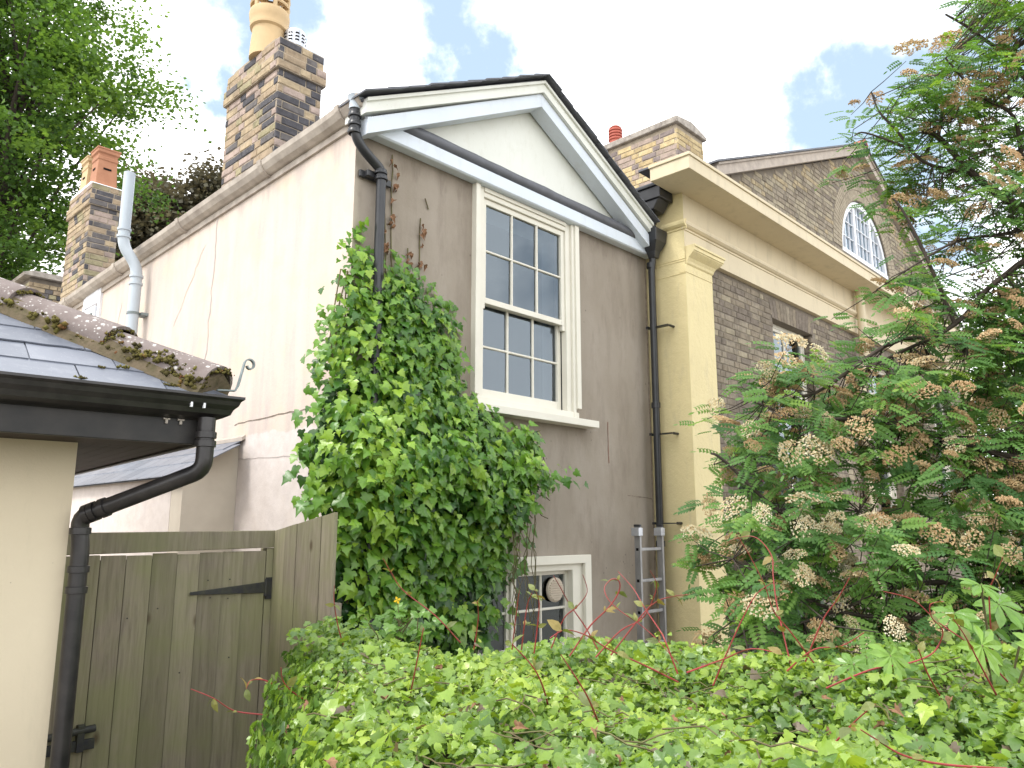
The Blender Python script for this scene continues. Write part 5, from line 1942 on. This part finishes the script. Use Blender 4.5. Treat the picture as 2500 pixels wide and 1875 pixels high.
# ---- red dogwood shoots
dog = thing("dogwood", "bare arching red dogwood shoots poking up through the ivy hedge", "shrub", gpt(.4, 3.0, 0))
SHOOTS = [
    [(-0.23, 3.6, 1.60), (-0.34, 3.56, 1.72), (-0.48, 3.53, 1.83), (-0.53, 3.49, 1.91), (-0.56, 3.45, 1.97)],
    [(0.09, 3.3, 1.60), (0.11, 3.25, 1.78), (0.1, 3.2, 1.84), (0.09, 3.15, 1.86)], [(0.04, 3.4, 1.60), (0.06, 3.33, 1.77), (0.08, 3.25, 1.84)],
    [(0.16, 3.3, 1.62), (0.21, 3.26, 1.74), (0.26, 3.22, 1.79), (0.3, 3.19, 1.85), (0.28, 3.15, 1.92)],
    [(0.36, 3.4, 1.60), (0.31, 3.4, 1.69), (0.24, 3.35, 1.79), (0.2, 3.3, 1.86), (0.17, 3.25, 1.91)],
    [(0.22, 3.1, 1.62), (0.3, 3.1, 1.73), (0.37, 3.08, 1.8), (0.41, 3.07, 1.86), (0.41, 3.05, 1.9), (0.38, 3.03, 1.91), (0.35, 3.02, 1.88), (0.36, 3.0, 1.84), (0.4, 2.98, 1.8), (0.46, 2.97, 1.76), (0.52, 2.95, 1.71), (.6, 2.93, 1.62)],
    [(0.4, 3.0, 1.94), (0.45, 2.96, 1.88), (0.48, 2.92, 1.82), (0.53, 2.89, 1.74), (0.54, 2.85, 1.71), (.58, 2.85, 1.6)],
    [(0.33, 3.2, 1.6), (0.43, 3.2, 1.7), (0.51, 3.16, 1.75), (0.55, 3.12, 1.83), (0.56, 3.09, 1.89), (0.53, 3.05, 1.94)],
    [(.38, 3.12, 1.62), (0.51, 3.1, 1.78), (0.56, 3.05, 1.83), (0.61, 3.0, 1.85), (0.65, 2.95, 1.86)],
    [(0.55, 2.7, 1.60), (0.43, 2.67, 1.66), (0.32, 2.64, 1.71), (0.24, 2.61, 1.76), (0.17, 2.58, 1.78), (0.12, 2.55, 1.76)],
    [(0.11, 2.5, 1.57), (0.09, 2.45, 1.64), (0.06, 2.4, 1.7), (-0.0, 2.35, 1.77)], [(0.24, 2.3, 1.57), (0.2, 2.22, 1.66), (0.13, 2.15, 1.77)],
    [(-0.34, 2.7, 1.54), (-0.31, 2.62, 1.66), (-0.28, 2.55, 1.79)], [(-0.77, 3.7, 1.57), (-0.79, 3.65, 1.67), (-0.8, 3.6, 1.78), (-0.79, 3.55, 1.85)],
    [(-0.16, 3.4, 1.6), (-0.14, 3.33, 1.73), (-0.14, 3.25, 1.81)], [(0.0, 3.4, 1.6), (0.02, 3.33, 1.77), (0.03, 3.25, 1.85)],
    [(0.58, 2.7, 1.63), (0.69, 2.65, 1.68), (0.77, 2.6, 1.72), (0.85, 2.55, 1.71)], [(0.69, 2.8, 1.57), (0.73, 2.76, 1.68), (0.78, 2.72, 1.8), (0.82, 2.69, 1.88), (0.86, 2.65, 1.92)],
    [(0.88, 3.2, 2.05), (0.95, 3.17, 2.07), (0.99, 3.14, 2.05), (1.02, 3.11, 1.99), (1.01, 3.08, 1.92), (1.01, 3.05, 1.8), (1.03, 3.0, 1.6)],
    [(1.13, 3.0, 1.59), (1.03, 2.97, 1.72), (0.96, 2.94, 1.8), (0.92, 2.91, 1.9), (0.86, 2.88, 2.01), (0.81, 2.85, 2.08)],
    [(1.12, 3.1, 1.6), (1.18, 3.05, 1.76), (1.22, 3.0, 1.84), (1.25, 2.95, 1.92)], [(0.98, 2.9, 1.60), (1.06, 2.85, 1.68), (1.14, 2.8, 1.7), (1.2, 2.75, 1.75)],
    [(1.0, 2.6, 1.6), (1.14, 2.58, 1.66), (1.24, 2.56, 1.68), (1.31, 2.54, 1.71), (1.34, 2.53, 1.75), (1.34, 2.51, 1.79), (1.3, 2.49, 1.83), (1.29, 2.47, 1.87), (1.32, 2.45, 1.88)],
    [(1.48, 2.5, 1.6), (1.41, 2.45, 1.7), (1.35, 2.4, 1.78), (1.29, 2.35, 1.84)], [(1.58, 2.6, 1.62), (1.46, 2.56, 1.73), (1.34, 2.53, 1.81), (1.25, 2.49, 1.88), (1.14, 2.45, 1.91)],
    [(1.6, 2.7, 1.6), (1.58, 2.65, 1.87), (1.58, 2.6, 1.95), (1.58, 2.55, 2.01)], [(1.27, 2.4, 1.59), (1.19, 2.33, 1.69), (1.13, 2.25, 1.77)],
    [(0.75, 2.0, 1.54), (0.75, 1.95, 1.59), (0.79, 1.9, 1.66), (0.82, 1.85, 1.71)], [(1.13, 1.9, 1.56), (0.97, 1.86, 1.58), (0.86, 1.82, 1.61), (0.79, 1.79, 1.65), (0.74, 1.75, 1.68)],
    [(-0.64, 3.0, 1.43), (-0.76, 2.95, 1.5), (-0.81, 2.9, 1.56), (-0.81, 2.85, 1.62)], [(-0.82, 3.1, 1.4), (-0.95, 3.06, 1.42), (-1.03, 3.03, 1.44), (-1.09, 2.99, 1.49), (-1.16, 2.95, 1.53)],
    [(-0.87, 3.1, 1.49), (-0.92, 3.05, 1.54), (-0.96, 3.0, 1.55), (-0.96, 2.95, 1.53)]]
YP = []
for q, shoot in enumerate(SHOOTS):
    pts = [Vector(gpt(*p)) for p in shoot]
    fine = []
    for i in range(len(pts) - 1):      # Catmull-Rom
        p0, p1, p2, p3 = pts[max(i - 1, 0)], pts[i], pts[i + 1], pts[min(i + 2, len(pts) - 1)]
        for k in range(5):
            u = k / 5
            fine.append(.5 * ((2 * p1) + (p2 - p0) * u + (2 * p0 - 5 * p1 + 4 * p2 - p3) * u * u + (3 * p1 - p0 - 3 * p2 + p3) * u ** 3))
    fine.append(pts[-1])
    if shoot[0][2] > shoot[-1][2]:
        fine = fine[::-1]
    nf = len(fine)
    m = MB()
    m.tube(fine, [.0031 - .0019 * i / nf for i in range(nf)], 6)
    m.build("shoot", M["red_stem"], dog, smooth=True)
    for i in range(3, nf, 6):
        if random.random() < .75:
            for sgn in (-1, 1):
                YP.append((np.array(fine[i]), sgn))
yp = np.array([p for p, _ in YP])
k_ = len(yp)
leaf_objects("leaf", [oval_tpl(.26, .3, .35), oval_tpl(.32, .2, .2)], M["young"], dog, yp, rand_unit(k_) * .8 + np.array([0, 0, .7]) - .4 * GF,
             np.array([GR * sg for _, sg in YP]) * .7 + np.array([0, 0, .5]) + rng.normal(size=(k_, 3)) * .4, rng.uniform(.02, .055, k_), rng.random(k_))

# ---- fatsia
def palm_tpl(nl=8, seed=0):
    r = random.Random(seed)
    v, f = [(0, 0, 0)], []
    for i in range(nl):
        a = math.radians(-128 + 256 * i / (nl - 1)) + r.uniform(-.05, .05)
        L = 1.0 - .28 * abs(i - (nl - 1) / 2) / ((nl - 1) / 2)
        dx, dy = math.sin(a), math.cos(a)
        px, py = dy, -dx
        b = len(v)
        dr = r.uniform(.05, .28)
        for t_, w in ((.30, .075), (.62, .165), (.85, .10)):
            v += [(dx * t_ * L - px * w, dy * t_ * L - py * w, -dr * t_ * t_ + .03), (dx * t_ * L, dy * t_ * L, -dr * t_ * t_ - .01), (dx * t_ * L + px * w, dy * t_ * L + py * w, -dr * t_ * t_ + .03)]
        v.append((dx * L, dy * L, -dr))
        f += [(0, b + 1, b), (0, b + 2, b + 1)]
        for k in (0, 3):
            f += [(b + k, b + k + 1, b + k + 4), (b + k, b + k + 4, b + k + 3), (b + k + 1, b + k + 2, b + k + 5), (b + k + 1, b + k + 5, b + k + 4)]
        f += [(b + 6, b + 7, b + 9), (b + 7, b + 8, b + 9)]
    return np.array(v, float), np.array(f, int)


PALM = [palm_tpl(8, 1), palm_tpl(7, 2), palm_tpl(9, 3)]
FATS = [("glossy light green fatsia with big fingered leaves at the right end of the hedge", (1.60, 2.65),
         [(1.52, 1.92), (1.44, 1.83), (1.58, 1.79), (1.69, 1.72), (1.64, 1.85), (1.60, 1.66), (1.47, 1.74), (1.75, 1.80)], .10),
        ("low fatsia with pointed fingered leaves pushing through the middle of the hedge", (1.15, 2.62),
         [(1.15, 1.69), (1.10, 1.67), (1.18, 1.71), (1.33, 1.68), (1.38, 1.66), (1.22, 1.66)], .085)]
for lab, (cs, cd), lv, sz in FATS:
    ft = thing("fatsia", lab, "shrub", gpt(cs, cd, 0), group="fatsia plants in the hedge")
    pts = np.array([gpt(s_, cd + random.uniform(-.12, .06), z_) for s_, z_ in lv])
    k_ = len(pts)
    m = MB()
    for p in pts:
        b = Vector(gpt(cs, cd + .05, 1.45))
        mid = b.lerp(Vector(p), .6) + Vector((0, 0, .05))
        m.tube([b, mid, Vector(p)], .004, 5)
    m.build("stalks", M["ivy_stem"], ft)
    leaf_objects("leaf", PALM, M["fatsia"], ft, pts, np.array([0, 0, .8]) - .75 * GF + rng.normal(size=(k_, 3)) * .3, np.array([-GR * .5 * (i % 2) + GR * .3 - GF * .3 for i in range(k_)]) + np.array([0, 0, -.5]) + rng.normal(size=(k_, 3)) * .3, rng.uniform(.85, 1.15, k_) * sz, rng.random(k_))

# ---- small celandine at the foot of the wall ivy
cel = thing("celandine", "small soft green celandine with a yellow flower at the foot of the wall ivy", "plant", gpt(-.52, 3.75, 0))
cp = np.array([gpt(-.52 + rng.normal(0, .1), 3.7 + rng.normal(0, .06), 1.62 + rng.random() * .12) for _ in range(60)])
k_ = len(cp)
leaf_objects("leaf", [ivy_tpl(1.3, .05, .1, 20), ivy_tpl(1.4, .1, .2, 21)], M["fatsia"], cel, cp, np.array([0, 0, .9]) - .5 * GF + rng.normal(size=(k_, 3)) * .35, rand_unit(k_), rng.uniform(.03, .05, k_), rng.random(k_) * .4)
m = MB()
for k in range(9):
    m.tube([gpt(-.52 + random.gauss(0, .05), 3.7, 1.45), gpt(-.52 + random.gauss(0, .08), 3.68, 1.62), gpt(-.53 + random.gauss(0, .06), 3.66, 1.70)], .003, 4)
m.tube([gpt(-.5, 3.66, 1.6), gpt(-.52, 3.64, 1.77)], .002, 4)
m.build("stalks", M["ivy_stem"], cel)
m = MB()
c0 = Vector(gpt(-.52, 3.63, 1.78))
for k in range(4):
    a = k * PI / 2 + .4
    ex = Vector(GR) * math.cos(a) + Vector((0, 0, 1)) * math.sin(a)
    ey = Vector(GR) * -math.sin(a) + Vector((0, 0, 1)) * math.cos(a)
    m.add([c0, c0 + ex * .010 + ey * .006, c0 + ex * .018, c0 + ex * .010 - ey * .006], [(0, 1, 2, 3)])
m.build("flower", M["yellow_petal"], cel)

# ---- dark climbing shrub on the brick wall
dk = thing("climbing_shrub", "dark glossy climber with a few red shoots on the brick wall behind the rowan", "climber", (4.9, -.5, 0))
DK = [(4.62, .6), (4.70, 2.1), (4.85, 2.9), (5.1, 3.2), (5.35, 3.05), (5.6, 3.2), (5.9, 2.9), (6.1, 2.2), (6.1, .6)]
q = sample_poly(DK, 2000)
k_ = len(q)
pq = np.stack([q[:, 0], BY - .03 - rng.random(k_) * .35, q[:, 1]], 1)
plant_leaves(dk, [oval_tpl(.4), oval_tpl(.5)], M["dark_leaf"], pq, np.array([-.2, -1, .5]) + rng.normal(size=(k_, 3)) * .45, np.array([0, -.2, -1]) + rng.normal(size=(k_, 3)) * .5, rng.uniform(.05, .085, k_), np.clip(rng.random(k_) * .93 + (rng.random(k_) < .012), 0, 1), 120)
m = MB()
for k in range(14):
    x = random.uniform(4.7, 6.6)
    p = [(x, BY - .05, .2)]
    for i in range(11):
        x += random.uniform(-.08, .08)
        p.append((x, BY - .05 - random.random() * .12, .2 + (i + 1) * .26))
    m.tube(p, .008, 5)
m.build("stems", M["bark"], dk)

# ---- rowan
row_ = thing("rowan_tree", "rowan tree with ferny leaves and fading brown and cream flower heads at the right", "tree", gpt(3.3, 4.6, 0))
LIMBS = [([(3.30, 4.6, 0), (3.35, 4.62, 1.4), (3.45, 4.6, 2.8), (3.40, 4.55, 3.7), (3.3, 4.5, 3.95), (3.05, 4.5, 4.11), (2.86, 4.5, 4.28), (2.68, 4.5, 4.52), (2.58, 4.5, 4.55)], .048),
         ([(2.68, 4.5, 4.52), (2.73, 4.5, 4.74), (2.72, 4.5, 4.95)], .014), ([(2.86, 4.5, 4.28), (2.56, 4.48, 4.34), (2.4, 4.45, 4.53), (2.3, 4.45, 4.66), (2.26, 4.45, 4.8)], .013),
         ([(2.56, 4.48, 4.34), (2.44, 4.46, 4.43), (2.20, 4.45, 4.52), (2.13, 4.45, 4.50)], .009), ([(3.45, 4.6, 2.8), (3.6, 4.7, 4.2), (3.42, 4.7, 4.9), (3.21, 4.7, 4.86), (2.99, 4.7, 4.8), (2.8, 4.7, 4.7)], .03),
         ([(3.6, 4.7, 4.2), (3.5, 4.8, 5.1), (3.2, 4.8, 5.45), (3.0, 4.8, 5.6)], .025),
         ([(3.40, 4.6, 2.9), (3.12, 4.3, 3.62), (2.8, 4.3, 3.5), (2.54, 4.3, 3.25), (2.22, 4.3, 3.09), (2.02, 4.3, 3.0)], .028), ([(3.38, 4.6, 2.2), (3.06, 4.3, 3.11), (2.68, 4.3, 3.11), (2.22, 4.3, 3.16), (1.71, 4.3, 2.85), (1.5, 4.3, 2.88)], .026),
         ([(3.35, 4.6, 1.5), (2.89, 4.2, 2.34), (2.56, 4.2, 2.52), (2.02, 4.2, 2.67), (1.57, 4.2, 2.7), (1.3, 4.2, 2.8)], .026), ([(3.32, 4.6, .9), (2.83, 4.2, 1.75), (2.33, 4.2, 1.82), (1.93, 4.2, 1.84), (1.43, 4.2, 2.19), (1.15, 4.2, 2.46), (1.08, 4.2, 2.5)], .024),
         ([(2.33, 4.2, 1.82), (2.17, 4.2, 1.97), (1.86, 4.2, 2.19)], .014), ([(3.32, 4.6, .8), (2.81, 4.0, 1.5), (2.2, 3.95, 1.65), (1.6, 3.95, 1.7), (1.1, 3.95, 1.95)], .022), ([(2.54, 4.3, 3.25), (2.4, 4.3, 3.7), (2.3, 4.3, 3.95), (2.25, 4.3, 4.02)], .013),
         ([(3.3, 4.5, 3.95), (2.9, 4.3, 3.8), (2.6, 4.3, 3.75), (2.3, 4.3, 3.58)], .016), ([(3.45, 4.6, 3.0), (3.2, 4.5, 4.3), (3.1, 4.4, 4.6), (2.9, 4.4, 4.75), (2.72, 4.4, 5.0)], .02), ([(1.6, 3.95, 1.7), (1.3, 3.95, 1.62), (1.05, 3.95, 1.66)], .009)]
limb_nodes = []
for q, (pts, r0) in enumerate(LIMBS):
    w = [Vector(gpt(*p)) for p in pts]
    fine = []
    for i in range(len(w) - 1):
        p0, p1, p2, p3 = w[max(i - 1, 0)], w[i], w[i + 1], w[min(i + 2, len(w) - 1)]
        for k in range(5):
            u = k / 5
            fine.append(.5 * ((2 * p1) + (p2 - p0) * u + (2 * p0 - 5 * p1 + 4 * p2 - p3) * u * u + (3 * p1 - p0 - 3 * p2 + p3) * u ** 3))
    fine.append(w[-1])
    nf = len(fine)
    m = MB()
    m.tube(fine, [(r0 if q == 0 else r0 * .7) * (1 - .85 * i / nf) + .0025 for i in range(nf)], 8)
    m.build("trunk" if q == 0 else "branch", M["bark"], row_, smooth=True)
    limb_nodes += [np.array(f) for f in fine[2:]]
limb_nodes = np.array(limb_nodes)
RO = [(4.3, 5.2), (3.9, 5.8), (3.3, 5.9), (3.00, 5.55), (2.92, 5.25), (2.74, 5.10), (2.60, 4.98), (2.42, 4.88), (2.26, 4.84), (2.12, 4.54), (2.24, 4.45), (2.48, 4.45), (2.62, 4.22), (2.40, 4.16), (2.24, 4.08), (2.24, 3.92), (2.44, 3.84), (2.62, 3.62), (2.26, 3.62), (2.16, 3.46),
      (2.0, 3.25), (1.88, 2.98), (1.50, 3.02), (1.26, 2.94), (1.08, 2.68), (1.20, 2.47), (1.12, 2.30), (1.04, 2.13), (.97, 2.08), (1.0, 1.85), (.97, 1.69), (1.03, 1.45), (1.5, 1.3), (3.3, 1.3), (4.4, 1.6), (4.7, 3.4)]
LF_V, LF_T = [], []
for i in range(6):
    y = .16 + i * .14
    L = .34 - .015 * abs(i - 2) * 1.5
    for sg in (-1, 1):
        b = len(LF_V)
        ax, ay = sg * .93, .36
        bx_, by_ = -.36 * sg, .93
        for t_, w in ((0, 0), (.35, .072), (.7, .068), (1, 0), (.7, -.068), (.35, -.072)):
            LF_V.append((ax * L * t_ + bx_ * w, y + ay * L * t_ + by_ * w, .10 * t_ - .10 * t_ * t_ - .14 * y * y + (.02 if w else 0)))
        LF_T += [(b, b + 1, b + 5), (b + 1, b + 2, b + 4), (b + 1, b + 4, b + 5), (b + 2, b + 3, b + 4)]
b = len(LF_V)
for t_, w in ((0, 0), (.35, .055), (.7, .055), (1, 0), (.7, -.055), (.35, -.055)):
    LF_V.append((w, .98 + .28 * t_, -.14 * (.98 + .28 * t_) ** 2))
LF_T += [(b, b + 1, b + 5), (b + 1, b + 2, b + 4), (b + 1, b + 4, b + 5), (b + 2, b + 3, b + 4)]
b = len(LF_V)
LF_V += [(-.008, 0, 0), (.008, 0, 0), (.006, .5, -.035), (-.006, .5, -.035), (.004, 1.0, -.14), (-.004, 1.0, -.14)]
LF_T += [(b, b + 1, b + 2), (b, b + 2, b + 3), (b + 3, b + 2, b + 4), (b + 3, b + 4, b + 5)]
ROWAN = [(np.array(LF_V, float), np.array(LF_T, int)), (np.array(LF_V, float) * np.array([.85, 1, 1.8]), np.array(LF_T, int))]


def cluster_mesh(nm, base, seed):
    r = np.random.default_rng(seed)
    V, T, To = [], [], []
    for i in range(170):
        a, rr = r.random() * 6.283, math.sqrt(r.random())
        lump = .08 * math.sin(5 * a + seed) * rr
        c = np.array([rr * math.cos(a), rr * math.sin(a), .34 * (1 - rr * rr) + lump + r.normal(0, .07)])
        b = len(V)
        sz = r.uniform(.042, .085)
        for v in ((1, 1, 1), (-1, -1, 1), (-1, 1, -1), (1, -1, -1)):
            V.append(tuple(c + sz * np.array(v) * r.uniform(.6, 1.1, 3)))
        T += [(b, b + 1, b + 2), (b, b + 3, b + 1), (b, b + 2, b + 3), (b + 1, b + 3, b + 2)]
        tn = np.clip(base + r.normal(0, .16), 0, 1)
        To += [tn] * 4
    for i in range(9):
        a = i * .7
        b = len(V)
        V += [(0, 0, -.55), (.03, .02, -.55), (.7 * math.cos(a), .7 * math.sin(a), .08)]
        T.append((b, b + 1, b + 2))
        To += [.15] * 3
    me = bpy.data.meshes.new(nm)
    me.from_pydata([tuple(map(float, v)) for v in V], [], T)
    at_ = me.attributes.new("tone", "FLOAT", "POINT")
    at_.data.foreach_set("value", np.array(To, np.float32))
    me.materials.append(M["flower"])
    return me


CL_BROWN = [cluster_mesh("flower_cluster", b_, k) for k, b_ in enumerate((.30, .40, .48, .56))]
CL_CREAM = [cluster_mesh("flower_cluster", b_, k + 9) for k, b_ in enumerate((.8, .9))]
pol = sample_poly(RO, 3900)
# thin out the upper crown, keep the lower crown dense
dens = np.interp(pol[:, 1], [1.3, 2.0, 3.0, 3.6, 5.9], [1.0, 1.0, .95, .72, .70])
edge_s = np.interp(pol[:, 1], [1.3, 2.2, 2.9, 3.3, 3.7, 3.95, 4.2, 5.0], [.95, 1.0, 1.2, 2.0, 2.5, 2.5, 2.0, 2.1])
dens = dens * np.clip(.50 + (pol[:, 0] - edge_s) * 1.0, .38, 1.0)
pol = pol[rng.random(len(pol)) < dens][:2900]
LP, LN, LT_, LS, LTone = [], [], [], [], []
twig = MB()
nclu = 0
ctr = np.array([GF * -1])
cl_list = []
for (s_, z_) in pol:
    d_ = 4.35 + rng.normal(0, .32) - .25 * (z_ < 2.2) + .25 * (z_ > 4)
    p = garden(np.array([s_]), np.array([d_]), np.array([z_]))[0]
    dist = np.linalg.norm(limb_nodes - p, axis=1)
    j = int(np.argmin(dist))
    if dist[j] > .02:
        a = Vector(limb_nodes[j])
        b_ = Vector(p)
        mid = a.lerp(b_, .55) + Vector((0, 0, -.06 * dist[j])) + Vector(rng.normal(size=3) * .03)
        twig.tube([a, mid, b_], [.0035, .003, .002] if dist[j] < .8 else [.0045, .0035, .002], 4, caps=False)
    out = p - limb_nodes[j]
    out = out / max(np.linalg.norm(out), .05)
    hi_ = z_ > 3.3
    nl = int(rng.integers(3, 6))
    a0 = rng.random() * 6.28
    base_t = np.clip(rng.normal(.42, .2), .02, .98)
    for q in range(nl):
        a = a0 + q * 2.4
        tip = GR * math.cos(a) + np.array([0, 0, .35 * math.sin(a) - .15]) + GF * .75 * math.sin(a) * (-1 if rng.random() < .6 else 1) + out * .35
        n_ = np.array([0, 0, 1.0]) - GF * .55 + rng.normal(size=3) * .32
        LP.append(p + rng.normal(size=3) * .02); LN.append(n_); LT_.append(tip)
        LS.append(rng.uniform(.09, .145)); LTone.append(np.clip(base_t + rng.normal(0, .12), 0, 1))
    pr_ = .42 if not hi_ else .34
    if rng.random() < pr_:
        cl_list.append((p, s_, z_, d_))
twig.build("twigs", M["bark"], row_, kind="stuff")
LP, LN, LT_, LS, LTone = map(np.array, (LP, LN, LT_, LS, LTone))
plant_leaves(row_, ROWAN, M["rowan_leaf"], LP, LN, LT_, LS, LTone, 300)
cl_list = [c_ for c_ in cl_list if c_[1] < 3.3 or rng.random() < .5]
cl_list = sorted(cl_list, key=lambda c_: c_[3] + .25 * rng.random() + 9 * (c_[1] > 3.1))
far_clusters = MB()
for q, (p, s_, z_, d_) in enumerate(cl_list):
    cream = (s_ < 1.75 and z_ < 3.1 and rng.random() < .7) or rng.random() < .10
    me = (CL_CREAM if cream else CL_BROWN)[int(rng.integers(0, 2 if cream else 4))]
    n_ = Vector(np.array([0, 0, .85]) - GF * .65 + rng.normal(size=3) * .4).normalized()
    sz = rng.uniform(.044, .080)
    off = Vector(OFF[row_.name])
    rot = n_.to_track_quat("Z", "Y").to_matrix().to_4x4() @ Matrix.Rotation(rng.random() * 6.28, 4, "Z")
    mat_l = Matrix.Translation(Vector(p) + n_ * .045 - Vector(GF) * .06 - off) @ rot @ Matrix.Diagonal((sz * rng.uniform(.7, 1.4), sz * rng.uniform(.7, 1.2), sz * rng.uniform(.7, 1.3), 1))
    o = bpy.data.objects.new("flower_cluster", me)
    if q < 300:
        link(o)
        o.parent = row_
        o.matrix_local = mat_l
    else:
        bpy.data.objects.remove(o)
        far_clusters.add([tuple(mat_l @ v.co + off) for v in me.vertices], [tuple(f.vertices) for f in me.polygons])
if far_clusters.v:
    fc = far_clusters.build("flower_heads", M["flower"], row_, kind="stuff")
    at_ = fc.data.attributes.new("tone", "FLOAT", "POINT")
    at_.data.foreach_set("value", np.clip(rng.normal(.4, .16, len(fc.data.vertices)), 0, 1).astype(np.float32))


# ---- background trees
def far_tree(name, label, cat, base, trunk_top, poly, dmid, dspread, nclump, per, clump_r, leaf, mat, tpl, hang=0.0, boughs=12, group=None):
    """poly: crown outline in the garden frame (s, z) at distance dmid"""
    tr = thing(name, label, cat, gpt(*base), group=group)
    m = MB()
    b, tt = Vector(gpt(*base)), Vector(gpt(*trunk_top))
    h = (tt - b).length
    nodes = []
    pts = [b.lerp(tt, i / 6) + Vector((random.uniform(-.1, .1), random.uniform(-.1, .1), 0)) * (i > 0) for i in range(7)]
    m.tube(pts, [h * .03 * (1 - .75 * i / 6) for i in range(7)], 10)
    m.build("trunk", M["bark"], tr, smooth=True)
    q = sample_poly(poly, nclump)
    cen = garden(q[:, 0], dmid + rng.normal(0, dspread, nclump), q[:, 1])
    m = MB()
    sel = rng.choice(nclump, min(nclump, boughs * 5), replace=False)
    for i in sel:
        f = rng.uniform(.35, 1.0)
        a = b.lerp(tt, f)
        c_ = Vector(cen[i])
        if c_.z < a.z - 1:
            a = b.lerp(tt, max(.2, min(1, (c_.z - b.z - 1.5) / max(.1, tt.z - b.z))))
        mid = a.lerp(c_, .5) + Vector((0, 0, .08 * (c_ - a).length)) + Vector(rng.normal(size=3) * .25)
        m.tube([a, mid, c_], [h * .0055, h * .003, h * .001], 5, caps=False)
    m.build("branches", M["bark"], tr)
    tot = nclump * per
    ci = np.repeat(np.arange(nclump), per)
    offs = rng.normal(size=(tot, 3)) * np.array([1, 1, .42]) * (clump_r * rng.uniform(.5, 1.25, nclump))[ci][:, None]
    P_ = cen[ci] + offs
    P_[:, 2] -= hang * np.abs(offs[:, 0])
    N_ = np.array([0, 0, 1.0]) + rng.normal(size=(tot, 3)) * .55
    T_ = rand_unit(tot) + np.array([0, 0, -.4])
    S_ = rng.uniform(.75, 1.25, tot) * leaf
    to = np.clip(rng.normal(.45, .17, nclump)[ci] + rng.normal(0, .13, tot), 0, 1)
    V, T, To = scatter(tpl, P_, N_, T_, S_, to)
    np_mesh("crown", V, T, mat, tr, To, kind="stuff")
    return tr


LIME = [(-21.5, 25), (-15.7, 25), (-15.7, 22.5), (-16.1, 21.3), (-15.0, 20.6), (-14.2, 19.9), (-13.9, 19.2), (-14.5, 18.3), (-14.6, 17.3), (-14.5, 16.3), (-14.9, 15.2), (-15.0, 14.4), (-15.6, 13.5), (-15.8, 12.0), (-15.8, 10.6), (-18, 9.6), (-22, 9.6)]
far_tree("lime_tree", "tall bright green lime tree filling the upper left behind the chimneys", "tree", (-18.6, 26, 0), (-18.2, 26, 19), LIME, 26, 2.4, 390, 175, .58, .16, M["lime_leaf"], [quad_tpl(.45), quad_tpl(.55)], .25, 14)
BEECH = [(-24.5, 15), (-24.3, 20.5), (-23.4, 21.8), (-22.2, 22.7), (-21.0, 22.5), (-19.9, 21.8), (-19.2, 22.6), (-18.3, 23.4), (-17.2, 23.6), (-16.6, 21.5), (-16.2, 15)]
far_tree("copper_beech", "dull purple-brown copper beech rising beyond the cottage gutter", "tree", (-20, 45, 0), (-20, 45, 19), BEECH, 45, 1.6, 420, 120, .65, .26, M["beech_leaf"], [quad_tpl(.5)], .1, 12)

BACK = [(12.4, 2.0), (12.2, 5.5), (13.2, 8.0), (14.6, 9.2), (16.5, 9.6), (18.5, 10.5), (20, 9.5), (20, 1.0)]
far_tree("garden_tree", "leafy green tree beyond the far end of the brick house, seen through the rowan", "tree", (16.5, 21, 0), (16.5, 21, 7.5), BACK, 21, 1.2, 260, 90, .55, .17, M["lime_leaf"], [quad_tpl(.5)], .15, 10)
